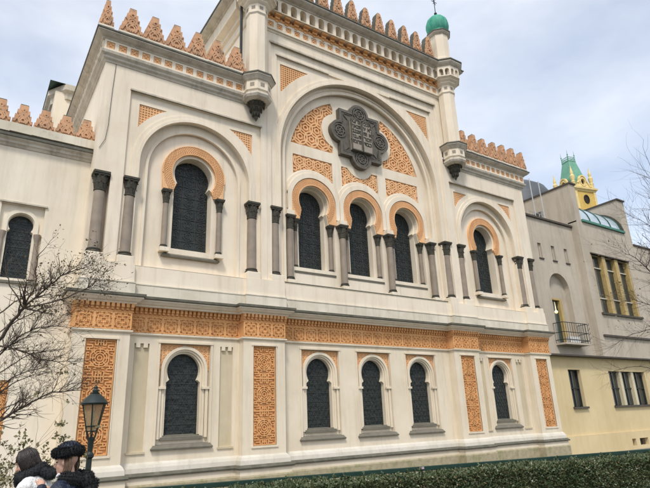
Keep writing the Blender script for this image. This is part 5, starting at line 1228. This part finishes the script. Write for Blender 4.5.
def person(name, loc, rotz, label, hgt, headtilt, lean, armR, armL, jacket_m, trouser_m):
    root_loc = loc; k = hgt / 1.70
    mb = MB()
    hp = Vector((0, 0, 0.90)); ch = Vector((0.02 + lean * 0.5, 0, 1.26)); nk = Vector((0.0 + lean, 0, 1.43)); hc = Vector((0.035 + lean + 0.12 * headtilt, 0, 1.585 - 0.02 * headtilt))
    blob(mb, hp + Vector((0, 0, 0.02)), 0.11, 0.155, 0.12); capsule(mb, hp + Vector((0, 0, 0.05)), ch, 0.115, 0.125, 12); blob(mb, ch + Vector((0, 0, 0.03)), 0.105, 0.17, 0.14)
    capsule(mb, nk - Vector((0, 0, 0.06)), hc - Vector((0.02, 0, 0.05)), 0.058, 0.052)
    P, R_ = head(mb, hc, headtilt)
    legs = ((0.09, (0.17, 0.47), (0.30, 0.085)), (-0.09, (-0.02, 0.48), (-0.30, 0.11)))
    for y, (kx, kz), (ax, az_) in legs:
        capsule(mb, (0, y, 0.88), (kx, y, kz), 0.085, 0.056); capsule(mb, (kx, y, kz), (ax, y, az_), 0.054, 0.036); capsule(mb, (ax - 0.02, y, az_ - 0.045), (ax + 0.16, y, az_ - 0.06), 0.034, 0.026)
    for y, arm in ((-0.19, armR), (0.19, armL)):
        el_, wr = Vector(arm[0]), Vector(arm[1]); capsule(mb, (ch.x, y, 1.36), el_, 0.050, 0.040); capsule(mb, el_, wr, 0.039, 0.027); hand(mb, wr, (wr - el_), arm[2])
    body = remeshed(mb, name, SKIN, None, 0.011, 3); body.location = loc; body.rotation_euler = (0, 0, rotz); body.scale = (k, k, k); body['label'] = label; body['category'] = 'person'; body['group'] = 'people walking past the synagogue'
    tr = MB()
    for y, (kx, kz), (ax, az_) in legs: capsule(tr, (0, y, 0.90), (kx, y, kz), 0.10, 0.072); capsule(tr, (kx, y, kz), (ax, y, az_ + 0.02), 0.072, 0.055)
    blob(tr, hp, 0.13, 0.175, 0.13); remeshed(tr, 'trousers', trouser_m, body, 0.016)
    for y, _, (ax, az_) in legs:
        s = MB(); capsule(s, (ax - 0.03, y, az_ - 0.035), (ax + 0.18, y, az_ - 0.05), 0.045, 0.036); capsule(s, (ax - 0.02, y, az_ + 0.05), (ax - 0.02, y, az_ - 0.02), 0.05, 0.046); remeshed(s, 'shoe', SHOE, body, 0.012)
    jk = MB()
    for i in range(8):
        z = 0.80 + i * 0.075; t = i / 7; blob(jk, (ch.x * t, 0, z), 0.165 + 0.012 * sin(t * 3), 0.215 + 0.02 * t, 0.052, 18, 8)
    capsule(jk, (0, 0, 0.82), ch, 0.15, 0.165, 14, 1.25); blob(jk, ch + Vector((-0.01, 0, 0.07)), 0.155, 0.235, 0.14, 18, 10)
    for y, arm in ((-0.205, armR), (0.205, armL)):
        a = Vector((ch.x, y * 0.94, 1.345)); el_, wr = Vector(arm[0]), Vector(arm[1]); blob(jk, a, 0.086, 0.08, 0.085); capsule(jk, (nk.x - 0.02, y * 0.3, 1.425), (a.x, a.y * 0.95, a.z + 0.02), 0.075, 0.07)
        for i in range(4):
            t0 = i / 4; blob(jk, a.lerp(el_, t0 + 0.12), 0.082 - 0.006 * i, 0.082 - 0.006 * i, 0.075)
        capsule(jk, a, el_, 0.074, 0.064)
        capsule(jk, el_, wr, 0.066, 0.05)
        for i in range(3): blob(jk, el_.lerp(wr, 0.15 + i * 0.3), 0.066, 0.066, 0.06)
    remeshed(jk, 'jacket', jacket_m, body, 0.015, 3)
    return body, P, R_, hc, ch, nk
def furry(mb, name, m, parent, n, ln, rnd, scale_noise=0.4):
    o = mb.build(name, m, parent, smooth=True, angle=None)
    me = o.data; vs, fs = [], []
    polys = list(me.polygons); wts = [p.area for p in polys]
    for p in rnd.choices(polys, weights=wts, k=n):
        vv = [me.vertices[i].co for i in p.vertices]; ws = [rnd.random() for _ in vv]; t = sum(ws); c = sum((v * w_ for v, w_ in zip(vv, ws)), Vector()) / t
        d = (p.normal + Vector((rnd.gauss(0, scale_noise), rnd.gauss(0, scale_noise), rnd.gauss(-0.1, scale_noise)))).normalized(); s = d.cross(Vector((rnd.gauss(0, 1), rnd.gauss(0, 1), rnd.gauss(0, 1)))).normalized() * 0.0022; l = ln * rnd.uniform(0.5, 1.15)
        b_ = len(vs); vs += [c - s, c + s, c + d * l * 0.6 + s * 0.7, c + d * l + Vector((0, 0, -0.15 * l))]; fs += [(b_, b_ + 1, b_ + 2), (b_, b_ + 2, b_ + 3)]
    me2 = bpy.data.meshes.new(name + '_hairs'); me2.from_pydata(vs, [], fs); me2.materials.append(m)
    h_ = bpy.data.objects.new('fur', me2); col.objects.link(h_); h_.parent = o; h_['kind'] = 'stuff'; return o
FACE = atan2(0.561, -0.828)      # walking towards image left, along the street
rnd = random.Random(12)
pa, P, R_, hc, ch, nk = person('person', (-10.75, -8.33, 0.10), FACE, 'person in navy puffer coat and black fur hat, hand raised near the chin', 1.735, 0.10, 0.03,
    ((0.10, -0.30, 1.10), (0.26, -0.14, 1.30), (-0.5, 0, 0.9)), ((0.12, 0.30, 1.10), (0.24, 0.10, 1.36), (-0.5, 0, 0.9)), NAVY, DENIM)
ht = MB(); blob(ht, P(-0.012, 0, 0.095), 0.140, 0.122, 0.050, 24, 12, rot=R_); blob(ht, P(-0.02, 0, 0.12), 0.105, 0.095, 0.058, 20, 10, rot=R_)
for i in range(20):
    a = 2 * pi * i / 20; blob(ht, P(-0.012 + 0.108 * cos(a), 0.090 * sin(a), 0.088 + 0.006 * sin(3 * a)), 0.040, 0.040, 0.042, 9, 7, rot=R_)
furry(ht, 'fur_hat', FUR, pa, 16000, 0.022, rnd)
ct = MB(); blob(ct, P(-0.02, 0, 0.115), 0.112, 0.10, 0.070, 20, 12, rot=R_); ct.build('hat_crown', NAVY, pa, smooth=True, angle=None)
hd_ = MB()
for i in range(22):
    a = radians(75 + 210 * i / 21); blob(hd_, (nk.x - 0.035 + 0.125 * cos(a), 0.135 * sin(a), 1.445 - 0.03 * max(0, -cos(a))), 0.052, 0.052, 0.055, 9, 7)
for i in range(8):
    blob(hd_, (nk.x - 0.165 - 0.008 * i, rnd.uniform(-0.07, 0.07), 1.44 - 0.02 * i), 0.06, 0.075, 0.055, 9, 7)
furry(hd_, 'fur_hood', FUR, pa, 14000, 0.024, rnd)
hr = MB()
for s in (-1, 1):
    for i in range(26):
        x = -0.085 + 0.0028 * i; k_ = rnd.uniform(-0.01, 0.01); hr.tube([P(x, s * 0.080, 0.05), P(x - 0.004 + k_, s * (0.086 + k_ * 0.4), -0.05), P(x + 0.026 + k_, s * (0.082 + k_ * 0.5), -0.13), P(x + 0.062 + 2 * k_, s * (0.066 + k_), -0.20)], [0.003, 0.004, 0.0035, 0.001], 4)
hr.build('hair', HAIRL, pa, smooth=True, angle=None)
mk = MB(); blob(mk, P(0.062, 0, -0.110), 0.038, 0.050, 0.022, 14, 8, rot=Matrix.Rotation(0.5, 3, 'Y') @ R_); mk.build('chin_mask', mat('white cloth mask', (0.78, 0.76, 0.74), local=True), pa, smooth=True, angle=None)
def eyes(parent, P):
    for s in (-1, 1):
        e = MB(); blob(e, P(0.082, s * 0.031, 0.008), 0.007, 0.012, 0.006, 8, 6); e.build('eye', mat('dark eye', (0.03, 0.02, 0.015), rough=0.2, local=True), parent, smooth=True, angle=None)
        e = MB(); e.tube([P(0.090, s * 0.012, 0.032), P(0.088, s * 0.034, 0.038), P(0.074, s * 0.052, 0.030)], [0.004, 0.005, 0.003], 5); e.build('eyebrow', HAIRB, parent)
eyes(pa, P)
pbn, P, R_, hc, ch, nk = person('person', (-10.95, -7.60, 0.10), FACE + 0.1, 'person in white jacket and thick black scarf with head bowed', 1.72, 0.42, 0.07,
    ((0.12, -0.26, 1.06), (0.32, -0.12, 1.05), (0, 0, 1)), ((0.12, 0.26, 1.06), (0.33, 0.06, 1.05), (0, 0, 1)), JWHITE, DENIM)
hr = MB(); blob(hr, P(-0.022, 0, 0.040), 0.103, 0.089, 0.098, 30, 18, rot=R_); blob(hr, P(-0.075, 0, -0.04), 0.050, 0.074, 0.09, 18, 12, rot=R_)
hr.build('hair', HAIRB, pbn, smooth=True, angle=None)
hs2 = MB()
for i in range(230):
    ph_ = radians(40 + 280 * i / 229) + rnd.gauss(0, 0.03); k_ = 1.02 + rnd.uniform(0, 0.05); pts = []
    for th in (4, 30, 55, 80, 100):
        t_ = radians(th); pts.append(P(-0.022 + 0.103 * k_ * sin(t_) * cos(ph_ + 0.12 * sin(t_)), 0.089 * k_ * sin(t_) * sin(ph_ + 0.12 * sin(t_)), 0.040 + 0.098 * k_ * cos(t_)))
    pts.append(P(-0.030 + 0.098 * cos(ph_) + rnd.gauss(0, 0.004), 0.084 * sin(ph_), -0.05)); pts.append(P(-0.035 + 0.085 * cos(ph_) + rnd.gauss(0, 0.008), 0.074 * sin(ph_) + rnd.gauss(0, 0.005), -0.125))
    hs2.tube(pts, [0.002, 0.0035, 0.004, 0.004, 0.004, 0.0035, 0.001], 4)
for i in range(60):
    y = -0.07 + 0.14 * i / 59; c_ = sqrt(max(0, 1 - (y / 0.09) ** 2)); hs2.tube([P(-0.03, y * 0.3, 0.140), P(0.03 * c_, y * 0.8, 0.055 + 0.084 * c_), P(0.070 * c_, y, 0.045 + 0.048 * c_), P(0.086 * c_, y * 1.1, 0.040 + rnd.gauss(0, 0.004))], [0.002, 0.0045, 0.004, 0.0015], 4)
hs2.build('hair_strands', HAIRB, pbn, smooth=True, angle=None)
sf = MB()
for i in range(26):
    a = 2 * pi * i / 26; blob(sf, (nk.x + 0.015 + 0.115 * cos(a), 0.118 * sin(a), 1.465 + 0.045 * (-cos(a)) + 0.012 * sin(3 * a)), 0.052, 0.052, 0.060 + 0.01 * sin(5 * a), 9, 7)
for i in range(9): blob(sf, (nk.x - 0.10 - 0.012 * i, -0.06 + 0.06 * (i % 3), 1.50 - 0.006 * i), 0.050, 0.055, 0.048, 10, 8)
for i in range(8): blob(sf, (nk.x + 0.12 + 0.006 * sin(i), 0.03 * sin(i * 1.3), 1.44 - 0.010 * i), 0.045, 0.06, 0.035, 9, 7)
furry(sf, 'scarf', SCARF, pbn, 12000, 0.016, rnd)
